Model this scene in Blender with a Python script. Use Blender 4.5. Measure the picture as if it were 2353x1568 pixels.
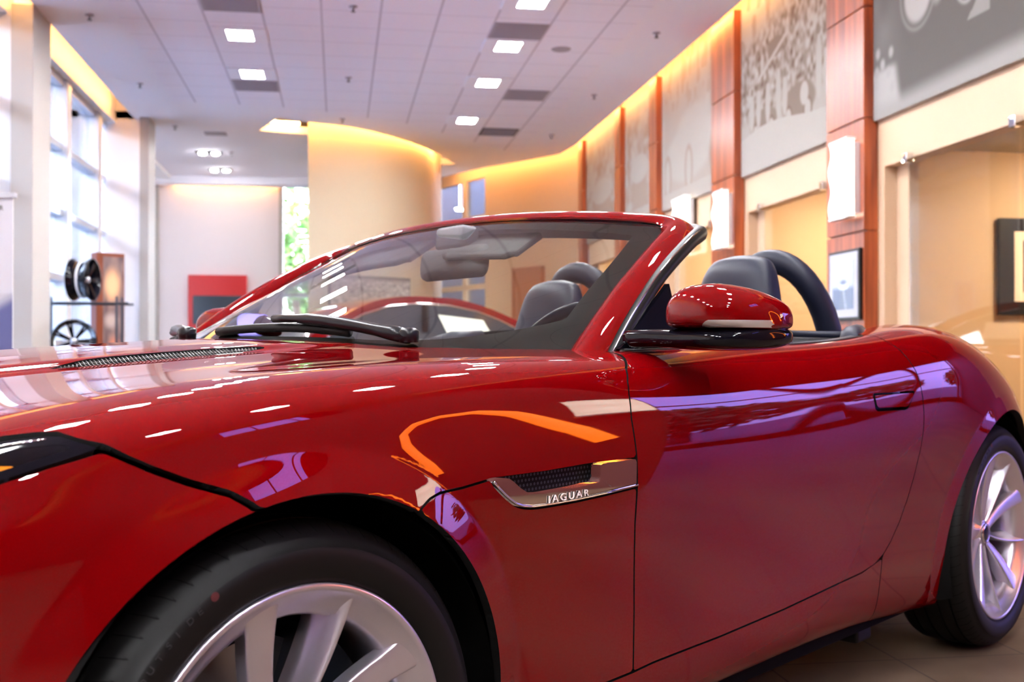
import bpy, math, random
import numpy as np
from mathutils import Vector, Matrix, geometry
for _o in list(bpy.data.objects): bpy.data.objects.remove(_o)
SC = bpy.context.scene
COL = SC.collection
PI = math.pi
R = math.radians

# ---------------------------------------------------------------- camera
cam_d = bpy.data.cameras.new('camera'); cam = bpy.data.objects.new('camera', cam_d); COL.objects.link(cam)
SC.camera = cam
cam_d.sensor_width = 36.0; cam_d.lens = 2573.4/2353*36.0
cam_d.clip_start = .05; cam_d.clip_end = 300
cam.location = (0, 0, .903)
_a = R(8.8); _p = .0078
fwd = Vector((math.sin(_a)*math.cos(_p), math.cos(_a)*math.cos(_p), math.sin(_p)))
cam.rotation_euler = fwd.to_track_quat('-Z', 'Y').to_euler()
cam_d.dof.use_dof = True; cam_d.dof.focus_distance = 2.0; cam_d.dof.aperture_fstop = 5.6

# ---------------------------------------------------------------- view, world
vs = SC.view_settings
vs.view_transform = 'Standard'; vs.look = 'None'; vs.gamma = 1; vs.use_curve_mapping = False
vs.exposure = 1.84
SC.cycles.max_bounces = 10; SC.cycles.diffuse_bounces = 4; SC.cycles.glossy_bounces = 6
SC.cycles.transparent_max_bounces = 16; SC.cycles.transmission_bounces = 8
SC.cycles.sample_clamp_indirect = 6.0
SC.cycles.caustics_reflective = False; SC.cycles.caustics_refractive = False
W = bpy.data.worlds.new('sky'); SC.world = W; W.use_nodes = True
nt = W.node_tree; nt.nodes.clear()
_o = nt.nodes.new('ShaderNodeOutputWorld'); _b = nt.nodes.new('ShaderNodeBackground')
_tc = nt.nodes.new('ShaderNodeTexCoord'); _sx = nt.nodes.new('ShaderNodeSeparateXYZ'); _cr = nt.nodes.new('ShaderNodeValToRGB')
_cr.color_ramp.elements[0].position = 0.48; _cr.color_ramp.elements[0].color = (.55, .60, .66, 1)
_cr.color_ramp.elements[1].position = .9; _cr.color_ramp.elements[1].color = (.42, .60, 1.0, 1)
_e = _cr.color_ramp.elements.new(.54); _e.color = (.80, .88, 1.0, 1)
_mr = nt.nodes.new('ShaderNodeMapRange'); _mr.inputs[1].default_value = -1; _mr.inputs[2].default_value = 1
nt.links.new(_tc.outputs['Generated'], _sx.inputs[0]); nt.links.new(_sx.outputs[2], _mr.inputs[0])
nt.links.new(_mr.outputs[0], _cr.inputs[0]); nt.links.new(_cr.outputs[0], _b.inputs[0])
_b.inputs[1].default_value = 14.0
nt.links.new(_b.outputs[0], _o.inputs[0])

# ---------------------------------------------------------------- materials
def mat(name, col=(.8,.8,.8), rough=.5, metal=0, coat=0, coat_rough=.03, emit=None, estr=0, spec=.5, alpha=None, trans=0):
    m = bpy.data.materials.new(name); m.use_nodes = True
    b = m.node_tree.nodes['Principled BSDF']
    b.inputs['Base Color'].default_value = (*col, 1); b.inputs['Roughness'].default_value = rough
    b.inputs['Metallic'].default_value = metal; b.inputs['Coat Weight'].default_value = coat
    b.inputs['Coat Roughness'].default_value = coat_rough; b.inputs['Specular IOR Level'].default_value = spec
    b.inputs['Transmission Weight'].default_value = trans
    if emit: b.inputs['Emission Color'].default_value = (*emit, 1); b.inputs['Emission Strength'].default_value = estr
    if alpha is not None: b.inputs['Alpha'].default_value = alpha
    return m
def N(m, t): return m.node_tree.nodes.new(t)
def L(m, a, b): m.node_tree.links.new(a, b)
def bsdf(m): return m.node_tree.nodes['Principled BSDF']
def bump(m, height, strength=.2, dist=.01):
    b = N(m, 'ShaderNodeBump'); b.inputs['Strength'].default_value = strength; b.inputs['Distance'].default_value = dist
    L(m, height, b.inputs['Height']); L(m, b.outputs[0], bsdf(m).inputs['Normal']); return b
def noise_mix(m, c1, c2, scale=5, detail=4, stretch=(1,1,1), coord='Object', rough=None):
    tc = N(m,'ShaderNodeTexCoord'); mp = N(m,'ShaderNodeMapping'); mp.inputs['Scale'].default_value = stretch
    n = N(m,'ShaderNodeTexNoise'); n.inputs['Scale'].default_value = scale; n.inputs['Detail'].default_value = detail
    cr = N(m,'ShaderNodeValToRGB'); cr.color_ramp.elements[0].color = (*c1,1); cr.color_ramp.elements[1].color = (*c2,1)
    cr.color_ramp.elements[0].position = .35; cr.color_ramp.elements[1].position = .65
    L(m, tc.outputs[coord], mp.inputs[0]); L(m, mp.outputs[0], n.inputs[0]); L(m, n.outputs[0], cr.inputs[0])
    L(m, cr.outputs[0], bsdf(m).inputs['Base Color']); return n
def glass_mat(name, tint=(1,1,1), refl=1.0, rough=0.0):
    m = bpy.data.materials.new(name); m.use_nodes = True; nt = m.node_tree; nt.nodes.clear()
    o = nt.nodes.new('ShaderNodeOutputMaterial'); mx = nt.nodes.new('ShaderNodeMixShader'); fr = nt.nodes.new('ShaderNodeFresnel')
    t = nt.nodes.new('ShaderNodeBsdfTransparent'); g = nt.nodes.new('ShaderNodeBsdfGlossy')
    fr.inputs[0].default_value = 1.5; t.inputs[0].default_value = (*tint,1); g.inputs['Roughness'].default_value = rough
    mu = nt.nodes.new('ShaderNodeMath'); mu.operation = 'MULTIPLY'; mu.inputs[1].default_value = refl; mu.use_clamp = True
    nt.links.new(fr.outputs[0], mu.inputs[0]); nt.links.new(mu.outputs[0], mx.inputs[0])
    nt.links.new(t.outputs[0], mx.inputs[1]); nt.links.new(g.outputs[0], mx.inputs[2]); nt.links.new(mx.outputs[0], o.inputs[0])
    return m
def col_attr_mat(name, rough=.5, spec=.5, coat=0):
    m = mat(name, rough=rough, spec=spec, coat=coat); a = N(m,'ShaderNodeVertexColor'); a.layer_name = 'Col'
    L(m, a.outputs[0], bsdf(m).inputs['Base Color']); return m

M = {}
M['paint'] = mat('red_paint', (.145,.0002,.0010), .5, 0, 1.0, .008, spec=.0)
M['paint'].node_tree.nodes['Principled BSDF'].inputs['Coat IOR'].default_value = 1.5
M['plaster'] = mat('white_plaster', (.83,.80,.79), .6); 
M['plaster_warm'] = mat('cream_plaster', (.58,.49,.35), .6)
M['plaster_peach'] = mat('peach_plaster', (.58,.405,.27), .6)
M['ochre'] = mat('ochre_plaster', (.60,.375,.20), .65)
M['beige_trim'] = mat('beige_trim', (.42,.39,.36), .5)
M['ceil'] = mat('ceiling_paint', (.88,.87,.95), .8)
M['white'] = mat('white_gloss', (.85,.85,.85), .3)
M['black'] = mat('black_satin', (.006,.006,.009), .3, spec=.3)
M['gloss_black'] = mat('gloss_black', (.003,.003,.006), .06, spec=.3)
M['rubber'] = mat('rubber', (.0045,.0042,.004), .5, spec=.22)
M['tyre_print'] = mat('tyre_print', (.02,.02,.022), .6)
M['lattice'] = mat('louvre_lattice', (.06,.06,.06), .35, .6)
M['amber_glow'] = mat('amber_glow', (.8,.4,.1), .5, emit=(1,.17,.01), estr=4.2)
M['seal'] = mat('rubber_seal', (.008,.008,.007), .4, spec=.2)
M['leather'] = mat('black_leather', (.010,.012,.026), .42, spec=.3)
_v = N(M['leather'],'ShaderNodeTexVoronoi'); _v.inputs['Scale'].default_value = 450; bump(M['leather'], _v.outputs[0], .12, .001)
M['fabric'] = mat('roof_fabric', (.03,.03,.035), .85)
M['interior'] = mat('interior_plastic', (.05,.05,.055), .55)
M['headliner'] = mat('grey_headliner', (.20,.19,.21), .8)
M['chrome'] = mat('chrome', (.78,.78,.80), .05, 1)
M['alloy'] = mat('silver_alloy', (.68,.64,.72), .28, .85, coat=.6, coat_rough=.12)
M['steel'] = mat('brake_steel', (.25,.25,.25), .35, 1)
M['liner'] = mat('wheel_liner', (.004,.004,.004), .9, spec=.1)
M['frit'] = mat('black_frit', (.006,.006,.007), .5)
M['glass'] = glass_mat('windscreen_glass', (.80,.84,.80), 1.5)
M['pane'] = glass_mat('clear_pane', (.95,.96,.96), .9)
M['front_glass'] = glass_mat('office_glass', (.95,.96,.95), .12)
M['lampglass'] = glass_mat('lamp_lens', (.75,.76,.8), 1.0)
M['amber'] = mat('amber_lens', (.9,.25,.01), .15, coat=1, emit=(1,.3,.02), estr=.25)
M['lampbody'] = mat('lamp_inner', (.09,.09,.12), .3, .5)
M['redplastic'] = mat('red_plastic', (.62,.004,.008), .35)
M['screen'] = mat('monitor_screen', (.03,.045,.07), .15)
M['metal_dark'] = mat('dark_metal', (.05,.06,.08), .35, .8)
M['alu'] = mat('aluminium', (.62,.66,.75), .35, .6)
M['fixture'] = mat('lamp_diffuser', (.9,.9,.9), .5, emit=(.95,.96,1), estr=78)
M['spot'] = mat('spot_lens', (.9,.9,.9), .5, emit=(1,.98,1), estr=60)
M['sconce'] = mat('sconce_glass', (.9,.88,.85), .5, emit=(1,.84,.66), estr=1.9)
M['office_fill_light'] = mat('office_fill_diffuser', (.9,.9,.9), .5, emit=(1,.86,.66), estr=75)
M['cove'] = mat('cove_strip', (.9,.8,.6), .5, emit=(1,.48,.14), estr=15)
M['vent'] = mat('ceiling_grille', (.36,.33,.38), .6)
M['mesh'] = mat('black_mesh', (.004,.004,.005), .6, spec=.1)
M['asphalt'] = mat('asphalt', (.05,.045,.06), .8)
M['leaf'] = mat('leaves', (.10,.22,.04), .7); noise_mix(M['leaf'], (.05,.13,.02), (.25,.36,.07), 2.5)
M['bark'] = mat('bark', (.16,.10,.06), .9)
M['stone'] = mat('blue_grey_render', (.085,.105,.125), .8)
M['paper'] = mat('paper', (.75,.78,.66), .7)
M['text'] = mat('print_grey', (.10,.10,.11), .6)
M['art'] = col_attr_mat('printed_canvas', .75, .2)
M['artgloss'] = col_attr_mat('glazed_print', .25, .5, .6)
# wood panelling
m = M['wood'] = mat('cherry_wood', (.30,.07,.02), .38, coat=.25, coat_rough=.28)
n = noise_mix(m, (.17,.030,.010), (.40,.085,.022), 3.0, 6, (6,6,.35))
# ceiling tiles: 0.6 m grid
def grid_lines(m, cell, off, width, coords=('x','y'), base=(.7,.7,.7), line=(.3,.3,.3)):
    tc = N(m,'ShaderNodeTexCoord'); s = N(m,'ShaderNodeSeparateXYZ'); L(m, tc.outputs['Object'], s.inputs[0])
    outs = []
    for i, c in enumerate(coords):
        a = N(m,'ShaderNodeMath'); a.operation='SUBTRACT'; a.inputs[1].default_value = off[i]; L(m, s.outputs['xyz'.index(c)], a.inputs[0])
        d = N(m,'ShaderNodeMath'); d.operation='DIVIDE'; d.inputs[1].default_value = cell[i]; L(m, a.outputs[0], d.inputs[0])
        f = N(m,'ShaderNodeMath'); f.operation='FRACT'; L(m, d.outputs[0], f.inputs[0])
        g = N(m,'ShaderNodeMath'); g.operation='LESS_THAN'; g.inputs[1].default_value = width[i]/cell[i]; L(m, f.outputs[0], g.inputs[0])
        outs.append(g.outputs[0])
    mxm = N(m,'ShaderNodeMath'); mxm.operation='MAXIMUM'; L(m, outs[0], mxm.inputs[0]); L(m, outs[1], mxm.inputs[1])
    return mxm.outputs[0]
m = M['tiles'] = mat('ceiling_tiles', (.72,.70,.74), .85)
gl = grid_lines(m, (.6,.6), (-.17-.02,.10), (.024,.010))
mx = N(m,'ShaderNodeMix'); mx.data_type='RGBA'; L(m, gl, mx.inputs['Factor']); mx.inputs['A'].default_value=(.88,.86,.96,1); mx.inputs['B'].default_value=(.60,.57,.66,1)
L(m, mx.outputs['Result'], bsdf(m).inputs['Base Color'])
m = M['floor'] = mat('stone_floor', (.30,.22,.15), .55, spec=.3)
nn = noise_mix(m, (.075,.047,.030), (.13,.09,.06), 2.2, 5)
cr = [x for x in m.node_tree.nodes if x.type=='VALTORGB'][0]
gl = grid_lines(m, (.4,.4), (1.205,3.055), (.007,.007))
mx = N(m,'ShaderNodeMix'); mx.data_type='RGBA'; L(m, gl, mx.inputs['Factor']); L(m, cr.outputs[0], mx.inputs['A']); mx.inputs['B'].default_value=(.03,.02,.015,1)
L(m, mx.outputs['Result'], bsdf(m).inputs['Base Color'])

# ---------------------------------------------------------------- mesh helpers
def link_mesh(name, verts, faces, m, parent=None, smooth=True, normals=None, mats=None, fm=None):
    me = bpy.data.meshes.new(name); me.from_pydata([tuple(v) for v in verts], [], [tuple(f) for f in faces])
    if mats:
        for q in mats: me.materials.append(q)
        if fm is not None: me.polygons.foreach_set('material_index', fm)
    elif m is not None: me.materials.append(m)
    if smooth: me.polygons.foreach_set('use_smooth', [True]*len(me.polygons))
    me.update()
    if normals is not None:
        me.normals_split_custom_set_from_vertices([tuple(n) for n in normals])
    o = bpy.data.objects.new(name, me); COL.objects.link(o)
    if parent: o.parent = parent
    return o
class MB:
    """collects shapes into one mesh"""
    def __init__(s): s.v=[]; s.f=[]; s.m=[]
    def add(s, v, f, mi=0):
        b=len(s.v); s.v += [tuple(x) for x in v]; s.f += [tuple(i+b for i in q) for q in f]; s.m += [mi]*len(f); return s
    def box(s, x0,x1,y0,y1,z0,z1, mi=0):
        v=[(x0,y0,z0),(x1,y0,z0),(x1,y1,z0),(x0,y1,z0),(x0,y0,z1),(x1,y0,z1),(x1,y1,z1),(x0,y1,z1)]
        return s.add(v,[(0,3,2,1),(4,5,6,7),(0,1,5,4),(1,2,6,5),(2,3,7,6),(3,0,4,7)],mi)
    def prism(s, poly, z0, z1, mi=0):
        n=len(poly); ar=sum(poly[i][0]*poly[(i+1)%n][1]-poly[(i+1)%n][0]*poly[i][1] for i in range(n))
        if ar<0: poly=poly[::-1]
        v=[(x,y,z0) for x,y in poly]+[(x,y,z1) for x,y in poly]
        return s.add(v,[tuple(range(n))[::-1],tuple(range(n,2*n))]+[(i,(i+1)%n,(i+1)%n+n,i+n) for i in range(n)],mi)
    def tube(s, pts, r, n=12, mi=0, closed=False, caps=True, flat=1.0):
        pts=[Vector(p) for p in pts]; k=len(pts); rr = r if hasattr(r,'__len__') else [r]*k
        v=[]; f=[]; up=Vector((0,0,1)); prev=None
        for i,p in enumerate(pts):
            if closed: t=(pts[(i+1)%k]-pts[i-1])
            else: t=(pts[min(i+1,k-1)]-pts[max(i-1,0)])
            t.normalize()
            if prev is None:
                a=up.cross(t); 
                if a.length<.1: a=Vector((1,0,0)).cross(t)
            else: a=prev-t*prev.dot(t)
            a.normalize(); prev=a; b=t.cross(a)
            for j in range(n):
                q=2*PI*j/n; v.append(p+a*math.cos(q)*rr[i]+b*math.sin(q)*rr[i]*flat)
        for i in range(k if closed else k-1):
            for j in range(n):
                f.append((i*n+j,i*n+(j+1)%n,((i+1)%k)*n+(j+1)%n,((i+1)%k)*n+j))
        if caps and not closed: f += [tuple(range(n))[::-1], tuple(range((k-1)*n,k*n))]
        return s.add(v,f,mi)
    def lathe(s, prof, axis='y', n=64, c=(0,0,0), mi=0, a0=0, a1=2*PI):
        full=abs(a1-a0-2*PI)<1e-6; k=len(prof); na=n if full else n+1; v=[]; f=[]
        for i in range(na):
            a=a0+(a1-a0)*i/n; ca,sa=math.cos(a),math.sin(a)
            for h,r in prof:
                if axis=='y': v.append((c[0]+r*ca,c[1]+h,c[2]+r*sa))
                elif axis=='z': v.append((c[0]+r*ca,c[1]+r*sa,c[2]+h))
                else: v.append((c[0]+h,c[1]+r*ca,c[2]+r*sa))
        for i in range(n):
            for j in range(k-1):
                a=i*k+j; b=((i+1)%na)*k+j; f.append((a,a+1,b+1,b))
        return s.add(v,f,mi)
    def build(s, name, m, parent=None, smooth=False, bevel=0, seg=2, mats=None, autos=None):
        o=link_mesh(name, s.v, s.f, m, parent, smooth, mats=mats, fm=s.m if mats else None)
        if bevel:
            b=o.modifiers.new('bevel','BEVEL'); b.width=bevel; b.segments=seg; b.limit_method='ANGLE'; b.angle_limit=R(35)
            o.data.polygons.foreach_set('use_smooth',[True]*len(o.data.polygons))
            w=o.modifiers.new('wn','WEIGHTED_NORMAL'); w.keep_sharp=True
        elif autos:
            o.data.polygons.foreach_set('use_smooth',[True]*len(o.data.polygons))
            e=o.modifiers.new('es','EDGE_SPLIT'); e.split_angle=R(autos)
        return o
def tag(o, label=None, cat=None, group=None, kind=None):
    if label: o['label']=label
    if cat: o['category']=cat
    if group: o['group']=group
    if kind: o['kind']=kind
    return o
def struct(o): o['kind']='structure'; return o
def empty(name, loc=(0,0,0), rz=0):
    o=bpy.data.objects.new(name,None); COL.objects.link(o); o.location=loc; o.rotation_euler=(0,0,rz); o.empty_display_size=.2; return o
def kids(o): return [c for c in bpy.data.objects if c.parent==o]
def copy_tree(o, parent=None):
    c=o.copy(); COL.objects.link(c); c.parent=parent
    for ch in kids(o): copy_tree(ch,c)
    return c
def canvas(name, origin, udir, vdir, w, h, nu, nv, fn, m, parent=None):
    """flat printed sheet: colours come from a painting function fn(U,V)->rgb arrays"""
    o=np.array(origin,float); u=np.array(udir,float); v=np.array(vdir,float)
    us=np.linspace(0,1,nu+1); vs_=np.linspace(0,1,nv+1)
    Ug,Vg=np.meshgrid(us,vs_,indexing='ij')
    P=o+Ug[...,None]*u*w+Vg[...,None]*v*h
    idx=np.arange((nu+1)*(nv+1)).reshape(nu+1,nv+1)
    F=np.stack([idx[:-1,:-1],idx[1:,:-1],idx[1:,1:],idx[:-1,1:]],-1).reshape(-1,4)
    ob=link_mesh(name,P.reshape(-1,3).tolist(),F.tolist(),m,parent,False)
    c=fn(Ug,Vg).reshape(-1,3); a=ob.data.color_attributes.new('Col','FLOAT_COLOR','POINT')
    a.data.foreach_set('color',np.concatenate([c,np.ones((len(c),1))],1).ravel()); return ob
def text_mesh(name, s, size, mtx, m, parent=None, ext=.002, squeeze=1.0, spacing=1.0, bevel=0):
    cu=bpy.data.curves.new(name,'FONT'); cu.body=s; cu.size=size; cu.extrude=ext; cu.space_character=spacing; cu.align_x='LEFT'; cu.bevel_depth=bevel
    t=bpy.data.objects.new(name,cu); COL.objects.link(t)
    dg=bpy.context.evaluated_depsgraph_get(); me=bpy.data.meshes.new_from_object(t.evaluated_get(dg)); bpy.data.objects.remove(t)
    me.transform(mtx@Matrix.Scale(squeeze,4,(1,0,0))); me.materials.clear(); me.materials.append(m)
    o=bpy.data.objects.new(name,me); COL.objects.link(o)
    if parent: o.parent=parent
    return o
# ================================================================ ROOM (x right, y away, z up; metres)
H = 4.37
rng = np.random.RandomState(4)
# floor and outside ground
fl = MB().box(-3.9,4.5,-9,24,-.2,0).box(4.5,11.2,.3,24,-.2,0).build('floor', M['floor']); struct(fl)
struct(MB().box(-9.4,-3.95,4,26,-.22,-.05).build('ground_bounce', mat('pale_bounce_ground',(.62,.63,.66),.8)))  # pale ground sheet added outside to bounce daylight up to the ceiling
gr = MB().box(-60,60,-60,90,-.5,-.22).build('ground_outside', M['asphalt']); struct(gr)
# --- ceiling plane with a hole round the drum wall
drum_front=[(-.47,17.62),(-.15,17.70),(.14,17.85),(.5,18.12),(.85,18.5),(1.2,18.97),(1.5,19.5),(1.66,19.95)]
hole=[(-1.24,18.08),(-.89,17.02),(-.47,17.30),(-.15,17.42),(.14,17.56),(.5,17.86),(.85,18.26),(1.2,18.74),(1.5,19.27),(1.75,19.8),(2.0,20.45),(2.16,20.85),(1.82,20.88),(1.2,20.4),(-.3,18.3)]
outer=[(-3.03,-8.9),(3.95,-8.9),(3.95,12.0),(3.95,18.6),(3.87,19.48),(3.3,20.35),(2.71,21.15),(2.25,22.0),(1.95,22.7),(1.85,23.6),(-4.6,23.6),(-4.6,17.45),(-3.03,17.45)]
def poly_holes(name, outer, holes, z, m, th=0.0):
    loops=[[Vector((x,y,0)) for x,y in outer]]+[[Vector((x,y,0)) for x,y in h] for h in holes]
    tris=geometry.tessellate_polygon(loops); pts=[p for l in loops for p in l]
    v=[(p.x,p.y,z) for p in pts]; f=[]
    for t in tris:
        a,b,c=[pts[i] for i in t]
        cr=(b-a).cross(c-a).z
        f.append(tuple(t) if cr<0 else tuple(t[::-1]))
    mb=MB(); mb.add(v,f)
    k=0
    for l in loops:
        n=len(l)
        for i in range(n):
            a=l[i];b=l[(i+1)%n]
            mb.add([(a.x,a.y,z),(b.x,b.y,z),(b.x,b.y,z+.11),(a.x,a.y,z+.11)],[(0,1,2,3)])
    return mb.build(name,m)
struct(poly_holes('ceiling', outer, [hole], H, M['ceil']))
tilep=[(-2.26,-8.5),(3.13,-8.5),(3.13,19.35),(2.75,19.1),(2.2,18.45),(1.6,17.74),(1.01,17.11),(.42,16.78),(-.19,16.45),(-.77,16.24),(-1.38,16.14),(-2.26,16.08)]
t=MB(); t.add([(x,y,H-.012) for x,y in tilep],[tuple(range(len(tilep)))]); 
n_=len(tilep)
for i in range(n_):
    a=tilep[i];b=tilep[(i+1)%n_]; t.add([(a[0],a[1],H-.012),(b[0],b[1],H-.012),(b[0],b[1],H+.005),(a[0],a[1],H+.005)],[(0,1,2,3)])
o=t.build('ceiling_tiles', M['tiles']); struct(o)
# roof over everything + raised coves
struct(MB().box(-5.2,4.6,-9.3,24.6,4.86,5.0).box(4.6,11.4,.2,24.6,4.86,5.0).build('ceiling_roof_slab', M['ceil']))
# vertical backs of the coves (drum)
mb=MB()
# --- right side wall upper (above glass offices), carries murals
struct(MB().box(4.2,4.5,5.55,19.5,2.7,4.86).build('wall_right', M['plaster_peach']))
# bays below: pilaster edges
PIL=[(8.27,8.95),(11.2,11.92),(14.1,14.43),(16.0,16.32),(18.6,18.88)]
mbp=MB()
bays=[(5.6,8.27),(8.95,11.2),(11.92,14.1),(14.43,16.0),(16.32,18.6)]
hd=MB()
for i,(a,b) in enumerate(bays):
    # header down to the opening, jambs
    hd.box(4.2,4.34,a,b,2.33,2.7)
    hd.box(4.2,4.34,b-.10,b,0,2.33); hd.box(4.2,4.34,a,a+.10,0,2.33)
    hd.box(4.30,4.38,b-.30,b-.10,0,2.33)
struct(hd.build('wall_right_lower', M['plaster_peach']))
of=MB()
for i,(a,b) in enumerate(bays):
    yb=b+.9 if i==0 else b+.25
    of.box(4.38,7.2,yb,yb+.06,0,2.75)       # partition facing the room front
of.box(7.2,7.3,5.55,19.6,0,2.75).box(4.34,7.2,5.55,5.6,0,2.75)
struct(of.build('wall_office_partition', M['ochre']))
struct(MB().box(4.34,7.15,5.5,19.6,2.66,2.72).build('ceiling_office', M['beige_trim']))
# curved wall at the end on the right
cw=[(4.2,19.5),(3.98,19.85),(3.6,20.45),(3.0,21.4),(2.85,21.62)]
cw2=[(2.85,21.62),(2.45,22.4),(2.12,23.2),(2.0,23.7)]
mb=MB()
for a,b in zip(cw[:-1],cw[1:]):
    dx,dy=b[0]-a[0],b[1]-a[1]; l=math.hypot(dx,dy); nx,ny=-dy/l,dx/l
    mb.prism([a,b,(b[0]-nx*.2,b[1]-ny*.2),(a[0]-nx*.2,a[1]-ny*.2)],0,4.86)
struct(mb.build('wall_right_curved', M['plaster_peach']))
# shop front window at the far right
mb=MB(); gl=MB(); fr=MB()
sx,sy=cw2[0]; ex,ey=cw2[-1]; dx,dy=ex-sx,ey-sy; Ls=math.hypot(dx,dy); ux,uy=dx/Ls,dy/Ls; nx,ny=uy,-ux
def seg(mbx,s0,s1,z0,z1,t0=0,t1=.08):
    p=[(sx+ux*s0+nx*t0,sy+uy*s0+ny*t0),(sx+ux*s1+nx*t0,sy+uy*s1+ny*t0),(sx+ux*s1+nx*t1,sy+uy*s1+ny*t1),(sx+ux*s0+nx*t1,sy+uy*s0+ny*t1)]
    mbx.prism(p,z0,z1)
seg(fr,0,Ls,4.28,4.86); seg(fr,0,.07,0,4.3); seg(fr,.82,.98,0,4.3); seg(fr,Ls-.1,Ls,0,4.3); seg(fr,0,Ls,3.42,3.56); seg(fr,0,Ls,2.1,2.2); seg(fr,0,Ls,0,.15)
w1=fr.build('window_1', M['plaster_peach']); struct(w1)
seg(gl,.07,.82,.15,4.28,.03,.04); seg(gl,.98,Ls-.1,.15,4.28,.03,.04)
g=gl.build('pane', M['pane'], w1)
# dark neighbouring hall behind window_1
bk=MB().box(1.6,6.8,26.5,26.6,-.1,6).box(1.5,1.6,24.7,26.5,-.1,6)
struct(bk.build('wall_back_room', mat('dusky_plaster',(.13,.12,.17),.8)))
# far wall and red display
struct(MB().box(-3.6,-1.22,23.5,23.7,0,4.86).build('wall_far', mat('pale_lilac_plaster',(.78,.72,.74),.6)))
fw=MB().box(-1.22,-1.13,23.45,23.7,0,4.86).box(-3.68,-3.6,23.45,23.7,0,4.86)
struct(fw.build('trim_1', M['beige_trim']))
w2=struct(MB().box(-1.13,-.6,23.5,23.6,4.25,4.86).box(-1.13,-.6,23.5,23.58,2.0,2.06).box(-.62,-.55,23.5,23.6,0,4.86).box(-1.13,-.6,23.5,23.6,0,.2).build('window_2', M['alu']))
MB().box(-1.13,-.62,23.53,23.54,.2,4.25).build('pane', M['pane'], w2)
w3=struct(MB().box(-4.4,-3.68,23.5,23.6,4.25,4.86).box(-4.4,-3.68,23.5,23.58,3.2,3.26).box(-4.4,-3.68,23.5,23.58,1.9,1.96).box(-3.95,-3.9,23.5,23.6,0,4.3).build('window_3', M['alu']))
MB().box(-4.4,-3.68,23.53,23.54,0,4.25).build('pane', M['pane'], w3)
struct(MB().box(-.55,1.4,23.5,23.7,0,4.86).box(1.3,2.1,23.5,23.7,0,4.86).build('wall_far_right', M['plaster']))
# far-left soffit: curved bulkhead in front of the far wall
sf=[(-4.4,22.6),(-3.3,22.95),(-2.4,23.05),(-1.5,22.95),(-.6,22.7)]
mb=MB()
mb.prism(sf+[(-.6,23.3),(-4.4,23.3)],4.22,4.37)
struct(mb.build('ceiling_bulkhead', M['ceil']))
# drum wall (curved, cream) with its own thickness
back=[(1.9,20.9),(1.7,22.3),(-.47,22.3)]
mb=MB(); mb.prism(drum_front+[(1.70,20.4)]+back,0,4.86)
struct(mb.build('wall_drum', M['plaster_warm'], autos=30))
# cove housings: light sits on the upper side of the ceiling edge
cv=MB()
cv.tube([(x,y,H+.13) for x,y in [(-.62,18.1),(-1.05,18.02),(-.85,17.12),(-.47,17.36)]+[(x+.02,y-.20) for x,y in drum_front[1:]]+[(1.93,20.45)]],.026,6)
cl=[tag(cv.build('cove_light', M['cove']),'warm light strip in the ceiling slot over the curved cream wall','light',kind=None)]
mb=MB().tube([(3.99,y,H+.14) for y in (-8,-4,0,4,8,12,16,18.6)]+[(3.93,19.50,H+.14),(3.36,20.38,H+.14),(2.78,21.2,H+.14),(2.33,22.0,H+.14),(2.05,22.6,H+.14)],.018,6)
tag(mb.build('cove_light', M['cove']),'warm light strip in the ceiling slot along the mural wall','light')
mb=MB().tube([(-3.10,y,H+.14) for y in (-8,0,6,12,17.0)],.012,6)
tag(mb.build('cove_light', M['cove']),'warm light strip in the ceiling slot above the tall windows','light')
mb=MB().tube([(-3.5,23.36,H-.05),(-2.4,23.38,H-.05),(-1.3,23.36,H-.05)],.007,6)
tag(mb.build('cove_light', M['cove']),'warm light strip at the top of the far lilac wall','light')
# ---- left window wall (plane x=-3.5)
wl=MB()
def win_bay(y0,y1,muls,name,first=False):
    f=MB()
    for z in (.0,.97,1.79,2.61,3.43,4.25):
        f.box(-3.58,-3.42,y0,y1,z-.03,z+.05)
    for (a,b) in muls: f.box(-3.62,-3.38,a,b,0,4.3)
    w=f.build(name,M['alu']); struct(w)
    MB().box(-3.51,-3.50,y0,y1,0,4.25).build('pane', M['pane'], w)
    for (a,b) in muls:
        MB().box(-3.38,-3.36,a+.02,b-.02,0,4.25).build('mullion_cover', M['white'], w)
    return w
win_bay(12.5,17.4,[(13.2,13.3),(14.75,14.92),(16.62,16.8)],'window_4')
win_bay(8.6,11.9,[(9.1,9.25),(10.6,10.75)],'window_5')
struct(MB().box(-3.62,-3.3,-9,24,4.3,4.86).box(-3.62,-3.3,-9,8.6,0,4.3).build('wall_left', M['plaster']))
# piers
struct(MB().box(-4.2,-2.93,17.45,17.9,0,4.86).build('wall_pier', M['plaster']))
struct(MB().box(-2.93,-2.80,17.3,17.9,0,H).build('trim_2', M['beige_trim']))  # pier edge strip, its shade put in as a darker beige
struct(MB().box(-3.62,-3.24,11.9,12.5,0,4.86).build('wall_pier_near', M['plaster']))
struct(MB().box(-3.24,-3.03,11.8,12.5,0,H).build('trim_3', M['beige_trim']))  # edge of the near pier, beige colour stands in for shade
struct(MB().box(-4.6,-4.4,17.9,23.7,0,4.86).build('wall_left_far', M['plaster']))
# rear of the hall behind the camera
struct(MB().box(-3.9,4.5,-9.2,-9,0,4.86).build('wall_rear', mat('dark_brown_wall',(.10,.06,.05),.7)))
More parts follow.
